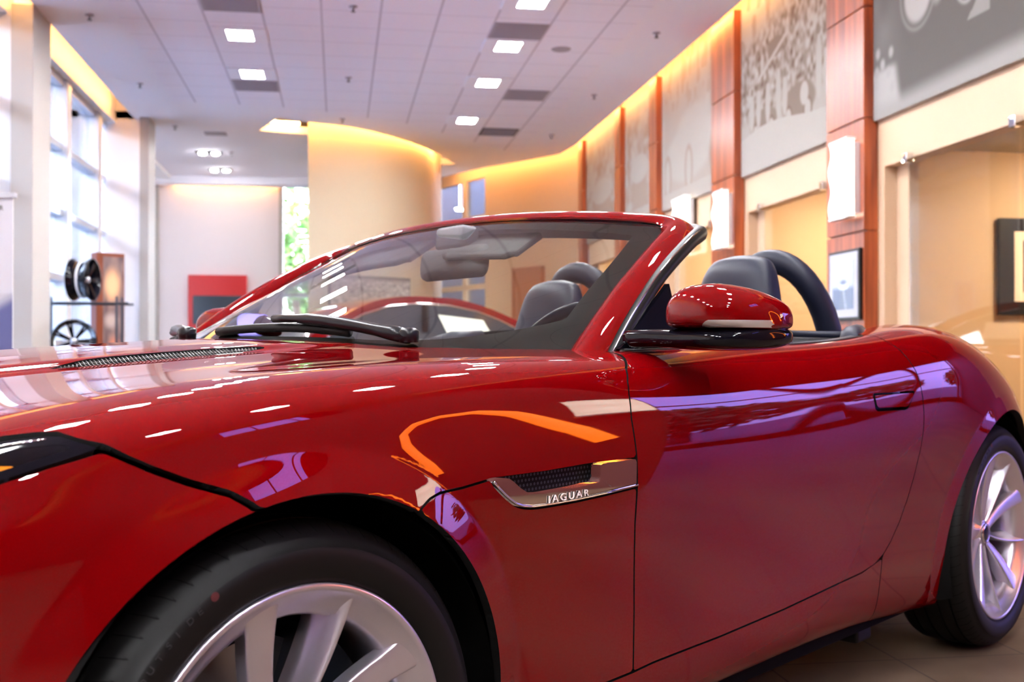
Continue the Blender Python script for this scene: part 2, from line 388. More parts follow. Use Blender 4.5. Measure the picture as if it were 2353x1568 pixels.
# right of the car: panelled wall, then an opening to the glazed entrance hall
struct(MB().box(4.2,4.5,-9,-1.25,0,4.86).box(4.2,4.5,.9,2.44,0,4.86).box(4.2,4.5,-1.25,.9,0,3.3).box(4.2,4.5,-1.25,.9,4.15,4.86).build('wall_right_rear', mat('dark_red_wood',(.085,.012,.010),.55)))
struct(MB().box(4.5,11.2,.3,.4,0,4.86).box(7.3,11.2,5.55,5.65,0,4.86).box(4.5,7.3,5.56,5.65,2.73,4.86).build('wall_entrance', mat('entrance_wood',(.10,.02,.015),.55)))
e=MB()
for z in (.12,2.05,2.95): e.box(10.95,11.05,.4,5.55,z-.03 if z>.2 else 0,z+.04)
for y in (.4,1.5,2.8,4.1,5.4): e.box(10.93,11.07,y-.02,y+.04,0,3.0)
w7=struct(e.build('window_7', mat('bronze_frame',(.05,.02,.02),.5)))
w8=struct(MB().box(4.33,4.37,-.56,-.53,3.3,4.15).box(4.33,4.37,.16,.19,3.3,4.15).build('window_8', mat('bronze_frame_b',(.05,.02,.02),.5)))
TP=glass_mat('tinted_pane',(.27,.23,.42),.3)
MB().box(10.995,11.005,.4,5.55,.12,2.95).build('pane', TP, w7)
MB().box(4.345,4.355,-1.25,.9,3.3,4.15).build('pane', TP, w8)
struct(MB().box(10.9,11.1,.3,5.6,3.0,4.86).build('wall_entrance_head', mat('entrance_head',(.16,.04,.03),.6)))
struct(MB().box(4.2,11.2,.3,5.6,H,H+.1).box(4.2,4.3,2.38,5.6,H+.1,4.86).build('ceiling_entrance', mat('entrance_ceiling',(.30,.16,.15),.8)))

# ---- pilasters: wood panels with joints
for i,(a,b) in enumerate(PIL):
    zs=[0,.95,1.84,2.73,3.61,H+.1]
    mb=MB()
    for z0,z1 in zip(zs[:-1],zs[1:]): mb.box(4.08,4.199,a,b,z0+.006,z1-.006)
    mb.box(4.11,4.199,a+.01,b-.01,0,H+.1)
    o=mb.build('wood_pilaster',M['wood'],bevel=.004)
    lab=['widest cherry wood pilaster holding the framed road photograph','cherry wood pilaster with the second wall lamp','cherry wood pilaster behind the windscreen corner, third from the right','narrow cherry wood pilaster, second from the far curved wall','narrow cherry wood pilaster next to the plain curved wall'][i]
    tag(o,lab,'pilaster','cherry wood pilasters along the mural wall')
# ---- sconces
def sconce(y0,y1,z0,z1,label,x=4.08):
    s=empty('wall_lamp',(x,(y0+y1)/2,z0)); w=(y1-y0)/2; h=z1-z0
    MB().box(-.05,0,-w*.95,w*.95,.02,h-.02).build('back_plate',M['alu'],s)
    n=24; v=[];f=[]
    for i in range(n+1):
        z=h*i/n; xx=-.105-.012*math.sin(i/n*PI*4.0)
        v+= [(xx,-w,z),(xx,w,z),(-.05,-w*.96,z),(-.05,w*.96,z)]
    for i in range(n):
        a=4*i; f+=[(a,a+1,a+5,a+4),(a+1,a+3,a+7,a+5),(a+2,a,a+4,a+6)]
    f+=[(0,2,3,1),(4*n,4*n+1,4*n+3,4*n+2)]
    link_mesh('wavy_shade',v,f,M['sconce'],s)
    for z0 in (h,-.02): MB().box(-.115,-.04,-w*1.02,w*1.02,z0,z0+.02).build('end_cap',M['white'],s)
    tag(s,label,'wall lamp','glowing wall lamps on the wood pilasters')
sconce(8.33,8.66,1.97,2.57,'glowing wavy wall lamp above the framed photograph')
sconce(11.24,11.56,1.99,2.57,'glowing wavy wall lamp on the pilaster behind the windscreen corner')
sconce(12.75,13.3,2.05,2.72,'glowing wavy wall lamp beneath the pale racing mural, half hidden by the windscreen frame',x=4.155)
sconce(2.13,2.42,1.16,1.48,'small added wall lamp out of view right of the car, reflected as a bright patch',x=4.2)  # unseen lamp added for the bright patch reflected in the side paint
_ar=[(1.42,.62),(1.34,.90),(1.24,1.17),(1.15,1.42),(1.13,1.58),(1.24,1.69),(1.45,1.73),(1.69,1.63),(1.88,1.40),(2.02,1.16),(2.13,.97),(2.22,.76)]
al=empty('arc_reflection_light',(4.2,1.65,.62))  # unseen light tube added to give the paint its orange arc reflection
MB().tube([(-.045,y-1.65,z-.62) for y,z in _ar],.042,12).build('glow_tube',M['amber_glow'],al,smooth=True)
MB().tube([(-.012,y-1.65,z-.62) for y,z in _ar],.04,12,flat=.25).build('mounting_strip',M['alu'],al,smooth=True)
tag(al,'added amber light tube out of view, reflected as an arc in the front fender','added light')
# ---- murals ---------------------------------------------------------------
def sm(e0,e1,x): t=np.clip((x-e0)/(e1-e0),0,1); return t*t*(3-2*t)
def vnoise(U,V,su,sv,seed):
    r=np.random.RandomState(seed); G=r.rand(int(su)+3,int(sv)+3)
    u=U*su;v=V*sv; i=np.floor(u).astype(int); j=np.floor(v).astype(int); a=sm(0,1,u-i); b=sm(0,1,v-j)
    return (G[i,j]*(1-a)+G[i+1,j]*a)*(1-b)+(G[i,j+1]*(1-a)+G[i+1,j+1]*a)*b
def ell(U,V,cu,cv_,ru,rv,soft=.1): return 1-sm(1-soft,1+soft,np.hypot((U-cu)/ru,(V-cv_)/rv))
def rgb(base,dark,k): return np.array(base)*(1-k[...,None])+np.array(dark)*k[...,None]
LT=(.34,.32,.29); DK=(.115,.066,.040)
def paint_crowd(U,V):      # U: 0 far end .. 1 near end, V bottom..top
    k=.20+.0*U
    crowd=sm(.24,.32,V)*(1-sm(.70,.80,V-.25*U+.05))
    n=vnoise(U,V,34,30,1)*.6+vnoise(U,V,70,44,2)*.5
    k=k*(1-crowd)+crowd*np.clip((n-.25)*1.5,0,1)
    top=sm(.62,.75,V-.25*U+.05); k=np.where(V>.3,k*(1-top)+top*(.08+.35*(vnoise(U,V,18,9,5)>.62)),k)
    for cu,cv_,ru,rv in ((.66,.245,.17,.09),(.28,.235,.16,.07)):       # two old cars
        b=ell(U,V,cu,cv_,ru,rv); k=k*(1-b)+.72*b
        for du in(-.6,.55):
            w=ell(U,V,cu+du*ru,cv_-rv*.62,.045,.062); k=k*(1-w)+.85*w
            w=ell(U,V,cu+du*ru,cv_-rv*.62,.030,.045); k=k*(1-w)+.1*w
    w=ell(U,V,.72,.27,.04,.055); k=k*(1-w)+.08*w
    for cu,h in((.86,.5),(.93,.42),(.45,.46),(.52,.40),(.14,.40),(.22,.41),(.33,.42)):
        b=ell(U,V,cu,(h+.22)/2,.028,(h-.2)/2); k=k*(1-b)+.12*b; b=ell(U,V,cu,h+.02,.018,.02); k=k*(1-b)+.7*b
    rr=ell(U,V,.42,.58,.09,.05); k=k*(1-rr)+.75*rr
    s=(np.abs(V-.50-.45*(U-.3))<.012)&(U>.2)&(U<.55); k=np.where(s,.05,k)
    k=np.where(V<.19+.03*np.sin(U*5),.03,k)
    return rgb(LT,DK,np.clip(k,0,1))
def paint_portrait(U,V):   # dark close view of an old car; its far lower corner faces the hall
    u=U/.727; v=V/.42; k=.80+.0*U
    k=k-.18*vnoise(U,V,14,9,7)*sm(.30,.05,u)
    lo=sm(.16,.10,u-.10*(1-v))*sm(.50,.40,v); k=k*(1-lo)+.12*lo
    strip=sm(.20,.02,v-.05*u); k=k*(1-strip)+.30*strip
    a=ell(u,v,.36,.98,.10,.26,.15); k=k*(1-a)+.10*a
    b=ell(u,v,.50,.95,.05,.16,.3); k=k*(1-b)+.40*b
    r=np.hypot((u-.70)/.115,(v-1.18)/.52); ring=np.exp(-((r-1)/.035)**2)*(v<1.3); k=k*(1-ring)+.22*ring
    r=np.hypot((u-.36)/.13,(v-1.0)/.34); ring=np.exp(-((r-1)/.06)**2); k=k*(1-ring)+.55*ring
    t=(v>.50)&(v<.50+(u-.70)*2.2)&(u>.70)&(u<.84)&(v<.82-(u-.80)*4); k=np.where(t,.42,k)
    for cu,cv_ in((.04,.62),(.08,.50),(.15,.58),(.13,.40),(.03,.45),(.16,.25)):
        b=ell(u,v,cu,cv_,.018,.05,.5); k=k*(1-b)+.2*b
    return rgb((.36,.35,.34),(.030,.023,.018),np.clip(k,0,1))
def paint_racer(U,V):
    k=.38+.25*(vnoise(U,V,10,7,11)>.6)*sm(.5,.7,V)
    b=ell(U,V,.50,.30,.42,.17,.15); k=k*(1-b)+.05*b
    b=ell(U,V,.60,.42,.30,.16,.2); k=k*(1-b)+.12*b
    for cu,cv_ in((.52,.20),(.95,.24),(.12,.2)):
        w=ell(U,V,cu,cv_,.075,.15); k=k*(1-w)+.75*w; w=ell(U,V,cu,cv_,.045,.115); k=k*(1-w)+.08*w
    b=ell(U,V,.86,.50,.06,.10); k=k*(1-b)+.1*b; b=ell(U,V,.86,.62,.03,.04); k=k*(1-b)+.6*b
    tr=sm(.70,.78,V+.2*vnoise(U,V,9,3,3)); k=k*(1-tr)+tr*(.3+.4*(vnoise(U,V,22,14,13)>.55))
    k=np.where((V<.10)|(U<.06),.15,k)
    return rgb(LT,(.26,.19,.15),np.clip(k,0,1))
def paint_blob(seed):
    def f(U,V):
        k=np.clip((vnoise(U,V,7,9,seed)*.6+vnoise(U,V,16,22,seed+1)*.5-.35)*2.2,0,1)*sm(1,.55,V)
        b=ell(U,V,.5,.25,.25,.22); k=k*(1-b)+.75*b; b=ell(U,V,.5,.38,.30,.10); k=k*(1-b)+.05*b
        k=np.where(V<.10,.1,k); return rgb(LT,(.27,.20,.16),np.clip(k,0,1))
    return f
mu=[((5.65,8.26),paint_portrait,220,150,'largest dark grey mural of an old car, at the right edge'),
    ((8.96,11.19),paint_crowd,190,230,'sepia mural of a racing crowd and two vintage cars'),
    ((11.93,14.09),paint_racer,170,200,'pale mural of a vintage racing car beneath warm cove light'),
    ((14.44,15.99),paint_blob(21),90,130,'narrow brown and grey mural between two thin pilasters'),
    ((16.33,18.59),paint_blob(31),90,120,'faded mural closest to the plain curved wall')]
for (a,b),fn,nu,nv,lab in mu:
    mm=empty('mural',(4.16,(a+b)/2,2.7)); w=(b-a)
    MB().box(-.0,.035,-w/2,w/2,0,1.95).build('backing_board',M['beige_trim'],mm)
    canvas('print',(-.003,w/2,0),(0,-1,0),(0,0,1),w,1.95,nu,nv,fn,M['art'],mm)
    tag(mm,lab,'mural','large photographic murals above the glass offices')
# frameless glass fronts of the offices with clamps
for i,(a,b) in enumerate(bays[:3]):
    g=empty('glass_front',(4.165,a,0)); 
    b2=b-.53; a2=a+.22 if i else 6.38
    MB().box(0,.012,a2-a,b2-a,.05,2.32).build('glass_sheet',M['front_glass'],g)
    if i==0: MB().box(0,.012,.22,6.34-a,.05,2.32).build('glass_sheet',M['front_glass'],g)
    for yy in (a2-a+.02,b2-a):
        MB().box(-.03,.03,yy-.035,yy+.035,2.29,2.36).build('clamp',M['chrome'],g,bevel=.004)
    tag(g,['frameless glass office front beside the large dark mural','frameless glass office front below the crowd mural','frameless glass office front below the pale racing mural'][i],'glass wall','frameless office fronts')
# framed photo on the first pilaster
def paint_road(U,V):
    c=np.zeros(U.shape+(3,)); c[:]=(.36,.44,.60)
    c=c+(V[...,None]*.25-.05)
    hz=sm(.50,.40,V)[...,None]; c=c*(1-hz)+np.array((.10,.15,.28))*hz
    rd=(np.abs(U-.52)<.40*(.50-V)+.04)&(V<.44); c=np.where(rd[...,None],np.array((.12,.17,.28)),c)
    c=c*.8
    ln=(np.abs(U-.52-.25*(.45-V))<.014)&(V<.4); c=np.where(ln[...,None],np.array((.5,.6,.75)),c)
    cr=ell(U,V,.52,.47,.24,.07)[...,None]; c=c*(1-cr)+np.array((.55,.65,.80))*cr
    cr=ell(U,V,.52,.56,.15,.05)[...,None]; c=c*(1-cr)+np.array((.10,.13,.22))*cr
    return np.clip(c,0,1)
fp=empty('framed_photograph',(4.05,8.57,1.14))
MB().box(-.0,.03,-.28,.28,0,.57).build('frame',M['black'],fp,bevel=.004)
mt=MB().box(-.004,.0,-.255,.255,.025,.545).build('mount',mat('mount_board',(.42,.43,.50),.6),fp)
canvas('print',(-.006,.19,.09),(0,-1,0),(0,0,1),.38,.39,50,40,paint_road,M['artgloss'],fp)
tag(fp,'black framed blue photograph of a car on a road, on the wide pilaster','picture')
# big black frame in the office
of=empty('framed_picture',(5.80,9.11,1.21)); 
MB().box(-.03,1.0,0,.05,0,.86).build('frame',M['black'],of,bevel=.004)
MB().box(.11,.86,-.005,0,.12,.74).build('mount',mat('mount_peach',(.85,.60,.42),.6),of)
MB().box(.19,.78,-.008,-.004,.2,.66).build('print',mat('dark_print',(.12,.05,.06),.5),of)
tag(of,'thick black frame with peach mount on the ochre office wall','picture')
# small things in office 2
ds=empty('desk_display',(4.6,9.45,0)); MB().box(0,.3,0,.3,0,1.0).build('stand',M['white'],ds,bevel=.01); MB().box(.03,.27,.1,.13,1.0,1.2).build('screen',M['screen'],ds)
tag(ds,'small white display stand with dark screen beside the wide pilaster','stand')
# ---- office fill lamps: one ceiling disc added per office to brighten it
for i,(a,b) in enumerate(bays):
    p=empty('office_fill_lamp',(6.4 if i==0 else 5.4,(a+b)/2+(.9 if i==0 else .2),2.655)); MB().lathe([(-.03,0),(-.03,.16),(0,.20)],'z',24).build('lamp_disc',M['office_fill_light'],p)
    tag(p,'round fill lamp added to brighten the office, office %s from the right'%['first','second','third','fourth','fifth'][i],'ceiling lamp','added office fill lamps')
# ---- ceiling lamps
def panel_lamp(x,y,lab):
    p=empty('ceiling_lamp',(x,y,H-.012))
    f=MB()
    for (a,b,c,d) in ((-.29,.29,-.29,-.19),(-.29,.29,.19,.29),(-.29,-.135,-.19,.19),(.135,.29,-.19,.19)): f.box(a,b,c,d,-.014,0)
    f.build('frame',M['ceil'],p)
    MB().box(-.135,.135,-.19,.19,-.010,-.004).build('diffuser',M['fixture'],p)
    tag(p,lab,'ceiling lamp','square recessed ceiling lamps in two rows')
YL=[12.55,14.31]; 
panel_lamp(-1.07,12.55,'recessed ceiling lamp of the left row, brighter nearer one')
panel_lamp(-1.07,14.31,'recessed ceiling lamp of the left row, above the grey square grille')
for y,lab in ((10.9,'recessed ceiling lamp of the right row, cut by the top edge'),(12.55,'recessed ceiling lamp of the right row, just below the grey speaker panel'),(14.31,'recessed ceiling lamp of the right row, middle one'),(16.71,'recessed ceiling lamp of the right row, farthest by the curved soffit')):
    panel_lamp(1.90,y,lab)
ORD=['first','second','third','fourth','fifth','sixth','seventh','eighth','ninth','tenth']
for k,y in enumerate((10.75,9.0,7.2,5.4,3.6,1.8,0,-1.8,-3.6,-5.4)):
    panel_lamp(-1.07,y,'recessed ceiling lamp of the left row, %s behind the nearest one in view'%ORD[k])
    if k: panel_lamp(1.90,y,'recessed ceiling lamp of the right row, %s behind the nearest one in view'%ORD[k])
# grilles
def grille(x,y,lab,dark=False,w=.29):
    g=empty('ceiling_grille',(x,y,H-.012)); MB().box(-w,w,-.29,.29,-.010,-.002).build('plate',M['vent'] if not dark else mat('dark_grille_plate',(.08,.07,.08),.7),g)  # dark variant gets a near-black plate behind the slats
    s=MB()
    for i in range(6): s.box(-w+.03,w-.03,-.25+i*.09,-.22+i*.09,-.018,-.008)
    s.build('louvre',M['vent'],g); tag(g,lab,'grille','square ceiling grilles')
grille(-1.07,11.4,'grey ceiling grille cut by the top edge'); grille(-1.07,14.95,'grey ceiling grille just beyond the left row lamps')
grille(1.92,11.95,'grey ceiling panel next to the right row lamp'); grille(2.5,14.95,'grey ceiling grille right of the lamps, nearer one')
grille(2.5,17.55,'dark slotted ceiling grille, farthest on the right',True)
# speaker disc, small vent
tag(MB().lathe([(-.012,.0),(-.012,.10),(0,.115)],'z',32,(2.52,12.6,H-.012)).build('ceiling_speaker',M['vent']),'round flat ceiling speaker near the mural wall','speaker')
tag(MB().box(-2.12,-1.78,18.3,18.55,H-.015,H-.001).build('air_vent',M['vent']),'small rectangular air vent before the twin spotlights','vent')
# sprinklers
sp=[(.14,11.35,'above the left lamps, near the top edge'),(.12,14.33,'in the middle of the tiled ceiling'),(-2.55,12.09,'in the plain border near the top left column'),(-2.56,15.12,'in the plain border by the tall windows'),(3.43,11.83,'in the warm border near the mural wall, nearest'),(3.43,14.85,'in the warm border near the mural wall, middle'),(3.39,17.72,'in the warm border near the mural wall, farthest'),(.05,16.98,'just before the curved cream wall'),(-2.51,17.92,'above the far pier'),(-1.87,20.15,'beside the twin spotlights')]
for x,y,w in sp:
    z=H if (x<-2.26 or x>3.13 or y>16.5) else H-.012
    s=empty('sprinkler',(x,y,z)); MB().lathe([(0,.045),(-.006,.045),(-.008,.02),(-.03,.012)],'z',16).build('rosette',M['vent'],s)
    MB().lathe([(-.03,.012),(-.05,.008),(-.052,.024),(-.056,.024),(-.057,0)],'z',16).build('deflector',M['metal_dark'],s)
    tag(s,'ceiling sprinkler '+w,'sprinkler','ceiling sprinklers')
# twin spots
for x,y,w in((-2.25,20.2,'nearer'),(-2.25,22.1,'farther')):
    s=empty('twin_spotlight',(x,y,H)); MB().box(-.22,.22,-.1,.1,-.02,0).build('housing',M['metal_dark'],s,bevel=.01)
    for d in(-.11,.11): MB().lathe([(-.045,0),(-.045,.05),(-.02,.07)],'z',20,(d,0,0)).build('lamp',M['spot'],s)
    tag(s,'twin ceiling spotlight over the far left hall, %s one'%w,'spotlight','twin spotlights')
# hall lights seen through window_1
for x,y,z,lab in((2.05,25.2,4.0,'oval bright lamp in the dark room behind the far window'),(2.75,25.6,4.15,'small round lamp in the dark room behind the far window')):
    b=MB().lathe([(-.05,0),(-.045,.10),(0,.12)],'z',20,(x,y,z)).tube([(x,y,z),(x,y,5.2)],.008,6); tag(b.build('pendant_lamp',M['spot']),lab,'lamp')
# red display with monitor
rd=empty('display_stand',(-2.43,23.42,0)); MB().box(-.58,.58,-.06,.06,0,2.42).build('panel',M['redplastic'],rd,bevel=.01)
MB().box(-.48,.48,-.10,-.05,1.42,2.0).build('monitor',M['screen'],rd,bevel=.01)
tag(rd,'red display wall with a dark monitor in it','display')
# brown door
d1=struct(MB().box(-.36,.36,-.03,.03,0,2.38).box(-.42,-.36,-.05,.05,0,2.44).box(.36,.42,-.05,.05,0,2.44).box(-.42,.42,-.05,.05,2.38,2.44).build('door_1',mat('brown_door',(.42,.15,.06),.4)))
d1.location=(3.49,20.56,0); d1.rotation_euler=(0,0,math.atan2(.95,-.6))
MB().box(.24,.30,-.09,-.03,1.0,1.04).box(.14,.30,-.10,-.08,1.0,1.03).build('handle',M['chrome'],d1)
# poster board in front of the drum wall (seen through the windscreen)
def paint_poster(U,V):
    k=np.clip((vnoise(U,V,26,14,41)*.6+vnoise(U,V,50,30,42)*.6-.3)*1.6,0,1); k=np.where((V<.12)|(V>.9),.85,k)
    return rgb((.55,.50,.46),(.16,.12,.11),k)
pb=empty('poster_board',(.50,17.62,1.50)); pb.rotation_euler=(0,0,R(35))
MB().box(-.78,.78,-.0,.03,0,.55).build('board',M['black'],pb); canvas('print',(-.76,-.004,.02),(1,0,0),(0,0,1),1.52,.51,80,40,paint_poster,M['art'],pb)
tag(pb,'wide brown photographic board in front of the curved cream wall','picture')
# roll-up banner
def paint_banner(U,V):
    c=np.zeros(U.shape+(3,)); c[:]=(.62,.63,.72); c=c-.12*(1-V)[...,None]
    sh=sm(.60,.54,V+.25*U-.08)[...,None]; c=c*(1-sh)+np.array((.11,.12,.28))*sh
    st=ell(U,V,.95,.30,.35,.16)[...,None]; c=c*(1-st)+np.array((.01,.08,.60))*st
    w=ell(U,V,1.08,.22,.30,.17)[...,None]; c=c*(1-w)+np.array((.015,.012,.04))*w
    m2=((V>.5)&(V<.66))[...,None]; c=np.where(m2&(sh<.3),c*.88,c)
    return np.clip(c,0,1)
bn=empty('roll_up_banner',(-2.41,7.45,0)); bn.rotation_euler=(0,0,R(-14))
ca=canvas('print',(-.42,0,.08),(1,0,0),(0,0,1),.84,1.77,60,120,lambda U,V:paint_banner(1-U,V),M['art'],bn)
MB().box(-.42,.42,.003,.008,.08,1.85).build('sheet',M['white'],bn)
MB().box(-.44,.44,-.015,.02,1.85,1.88).build('top_rail',M['alu'],bn); MB().box(-.44,.44,-.08,.08,0,.08).build('base',M['alu'],bn)
text_mesh('lettering','JAGUAR',.045,Matrix.Translation((.16,-.004,1.77))@Matrix.Rotation(PI/2,4,'X'),M['text'],bn,.001,1.15,1.1)
tag(bn,'roll-up banner with a blue car picture at the left edge','banner')
# framed poster panel standing by the pier
def paint_panel(U,V):
    k=vnoise(U,V,6,14,51); c=rgb((.30,.20,.19),(.10,.07,.09),k)
    for cu,cv_,ru,rv,q in((.45,.80,.35,.10,(1.,.55,.3)),(.55,.28,.3,.12,(1.,.28,.12)),(.4,.55,.3,.05,(.5,.4,.38))):
        b=ell(U,V,cu,cv_,ru,rv,.6)[...,None]; c=c*(1-b)+np.array(q)*b
    return np.clip(c,0,1)
lp=empty('poster_stand',(-3.02,15.65,0)); lp.rotation_euler=(0,0,R(38))
MB().box(-.20,.20,0,.16,0,2.2).build('case',mat('brown_case',(.22,.05,.02),.35),lp,bevel=.006)
canvas('print',(-.11,-.004,.25),(1,0,0),(0,0,1),.29,1.9,30,80,paint_panel,M['artgloss'],lp)
tag(lp,'tall brown poster stand with bright orange picture by the white pier','poster stand')
# small framed notice far left
nf=empty('notice_frame',(-3.35,19.6,1.0)); MB().box(-.2,.2,0,.04,.1,1.2).build('frame',M['alu'],nf); MB().box(-.15,.15,-.01,0,.15,1.15).build('sheet',mat('lilac_sheet',(.6,.52,.60),.6),nf)
MB().box(-.02,.02,.0,.04,-1.0,.1).build('post',M['alu'],nf)
tag(nf,'narrow framed notice on a post beyond the white pier','sign')
# ---- wheel rack with display wheels
rk=empty('wheel_rack',(-2.95,13.6,0))
mb=MB()
for x in(-.38,.42):
    for y in(-.15,.2): mb.tube([(x,y,0),(x,y,1.52)],.014,8)
mb.build('upright',M['metal_dark'],rk)
MB().tube([(-.38,-.15,1.44),(.55,-.15,1.44)],.012,8).tube([(-.38,.2,1.44),(.55,.2,1.44)],.012,8).tube([(-.38,-.15,.72),(.42,-.15,.72)],.012,8).tube([(-.38,.2,.72),(.42,.2,.72)],.012,8).build('rail',M['metal_dark'],rk)
tag(rk,'dark tubular rack holding two display wheels by the windows','rack')
def show_wheel(name,loc,rot,lab,ns):
    w=empty(name,loc); w.rotation_euler=rot
    prof=[(-.12,.235),(-.118,.248),(-.10,.246),(-.085,.222),(-.03,.205),(.04,.205),(.09,.228),(.105,.246),(.118,.248),(.12,.236),(.10,.222),(.04,.195),(-.03,.195),(-.10,.225),(-.12,.235)]
    MB().lathe(prof,'y',48).build('barrel',M['gloss_black'],w,smooth=True)
    s=MB()
    for i in range(ns):
        a=2*PI*i/ns
        for da in(-.09,.09):
            ca,sa=math.cos(a+da),math.sin(a+da); c2,s2=math.cos(a+da*.3),math.sin(a+da*.3); px,pz=-sa*.013,ca*.013
            s.add([(c2*.03-px,-.06,s2*.03-pz),(c2*.03+px,-.06,s2*.03+pz),(ca*.225+px,-.10,sa*.225+pz),(ca*.225-px,-.10,sa*.225-pz),(c2*.03-px,-.03,s2*.03-pz),(c2*.03+px,-.03,s2*.03+pz),(ca*.225+px,-.07,sa*.225+pz),(ca*.225-px,-.07,sa*.225-pz)],[(0,1,2,3),(7,6,5,4),(0,4,5,1),(1,5,6,2),(2,6,7,3),(3,7,4,0)])
    s.build('spokes',M['gloss_black'],w,bevel=.003); MB().lathe([(-.075,0),(-.07,.035),(-.03,.05)],'y',24).build('center_cap',M['alu'],w,smooth=True)
    tag(w,lab,'wheel','black display wheels'); return w
w=show_wheel('black_rim',(-2.93,13.6,1.715),(0,0,R(80)),'black wheel seen edge on, on top of the rack',6)
MB().lathe([(-.012,.208),(-.012,.214),(.012,.214),(.012,.208)],'y',48).build('strap',M['white'],w)
show_wheel('black_rim',(-2.98,13.35,1.0),(0,0,R(14)),'black multi-spoke wheel facing out, lower on the rack',7)
# ---- outside
def tree(x,y,h,r,lab,seed):
    t=empty('tree',(x,y,-.22)); rg=np.random.RandomState(seed)
    MB().tube([(0,0,0),(.1,0,h*.3),(0,.1,h*.55)],[.16,.12,.07],10).build('trunk',M['bark'],t,smooth=True)
    mb=MB()
    n=1500
    P=rg.randn(n,3); P/=np.linalg.norm(P,axis=1)[:,None]; P*=(rg.rand(n,1)**.4)*np.array([r,r,r*.9]); P[:,2]+=h*.68
    for p in P:
        a=Vector(rg.randn(3)).normalized()*.16; b=Vector(rg.randn(3)).normalized()*.12; p=Vector(p)
        mb.add([p-a,p+b,p+a,p-b],[(0,1,2,3)])
    mb.build('foliage',M['leaf'],t); tag(t,lab,'tree','trees outside the glazing')
tree(-1.2,31,6.0,2.0,'sunlit green tree seen through the narrow window right of the lilac wall',1)
tree(-6.6,33,6.5,2.2,'green tree seen through the slit window left of the lilac wall',2)
tree(-.3,38,4.2,1.6,'smaller green tree lower in the narrow far window',6)
for i,(x,y) in enumerate(((17.5,1.0),(20,4.4),(17.8,7.6),(21,11),(18.5,-2.6))): tree(x,y,2.3+.25*(i%3),1.3,'green tree outside the entrance glazing, %s from the left beyond the low wall'%ORD[i],10+i)
bl=empty('building',(-9.5,16,-.22)); MB().box(-3,0,-12,9,0,5.2).build('wall',M['stone'],bl); MB().box(-3.2,.3,-12.2,9.2,5.2,5.5).build('roof',M['alu'],bl)
for i in range(6): MB().box(0,.03,-10.5+i*3.1,-9+i*3.1,1.2,3.4).build('window',M['screen'],bl)
tag(bl,'pale flat-roofed building outside the tall left windows','building')
# ================================================================ SPORTS CAR (own frame: x to the rear, y away from the camera, z up)
XS=[-.87,-.75,-.6,-.4,-.2,0,.2,.4,.6,.75,1.0,1.3,1.6,1.85,2.05,2.25,2.45,2.65,2.9,3.15,3.4,3.58]
TY=[
[0.42,0.46,0.47,0.47,0.47,0.46,0.44,0.41,0.37,0.33,0.27,0.2,0.15,0.08,0],
[0.62,0.67,0.68,0.68,0.675,0.66,0.635,0.6,0.56,0.52,0.43,0.35,0.28,0.16,0],
[0.74,0.78,0.79,0.79,0.785,0.775,0.755,0.725,0.68,0.63,0.52,0.42,0.34,0.2,0],
[0.8,0.845,0.862,0.872,0.878,0.878,0.862,0.846,0.8,0.73,0.58,0.378,0.315,0.2,0],
[0.8,0.86,0.88,0.895,0.908,0.914,0.9,0.888,0.845,0.765,0.58,0.378,0.315,0.2,0],
[0.8,0.87,0.89,0.91,0.926,0.934,0.922,0.908,0.864,0.78,0.58,0.378,0.315,0.2,0],
[0.8,0.87,0.89,0.908,0.922,0.93,0.92,0.906,0.862,0.78,0.58,0.378,0.315,0.2,0],
[0.8,0.87,0.887,0.9,0.912,0.92,0.912,0.9,0.858,0.78,0.58,0.378,0.315,0.2,0],
[0.8,0.869,0.885,0.894,0.904,0.912,0.905,0.893,0.852,0.78,0.6,0.378,0.315,0.2,0],
[0.8,0.868,0.884,0.89,0.9,0.909,0.903,0.888,0.846,0.785,0.61,0.378,0.315,0.2,0],
[0.8,0.866,0.882,0.886,0.896,0.906,0.902,0.884,0.845,0.8,0.62,0.47,0.36,0.2,0],
[0.8,0.865,0.882,0.885,0.895,0.907,0.905,0.889,0.855,0.82,0.66,0.5,0.36,0.2,0],
[0.8,0.866,0.883,0.887,0.899,0.913,0.913,0.897,0.865,0.83,0.66,0.5,0.36,0.2,0],
[0.8,0.862,0.882,0.892,0.908,0.926,0.929,0.913,0.88,0.84,0.66,0.5,0.36,0.2,0],
[0.8,0.856,0.88,0.898,0.918,0.941,0.946,0.93,0.885,0.82,0.66,0.5,0.36,0.2,0],
[0.79,0.854,0.885,0.907,0.929,0.951,0.956,0.938,0.885,0.8,0.66,0.5,0.36,0.2,0],
[0.79,0.86,0.893,0.918,0.94,0.956,0.954,0.93,0.868,0.785,0.66,0.5,0.36,0.2,0],
[0.79,0.86,0.897,0.922,0.942,0.95,0.938,0.902,0.835,0.745,0.62,0.48,0.36,0.2,0],
[0.78,0.85,0.883,0.903,0.916,0.912,0.888,0.848,0.785,0.7,0.58,0.45,0.33,0.2,0],
[0.68,0.73,0.765,0.785,0.79,0.78,0.755,0.715,0.655,0.58,0.49,0.4,0.3,0.17,0],
[0.5,0.56,0.59,0.61,0.62,0.61,0.59,0.56,0.52,0.46,0.39,0.31,0.24,0.13,0],
[0.28,0.32,0.35,0.37,0.38,0.38,0.37,0.35,0.32,0.28,0.24,0.2,0.15,0.08,0]]
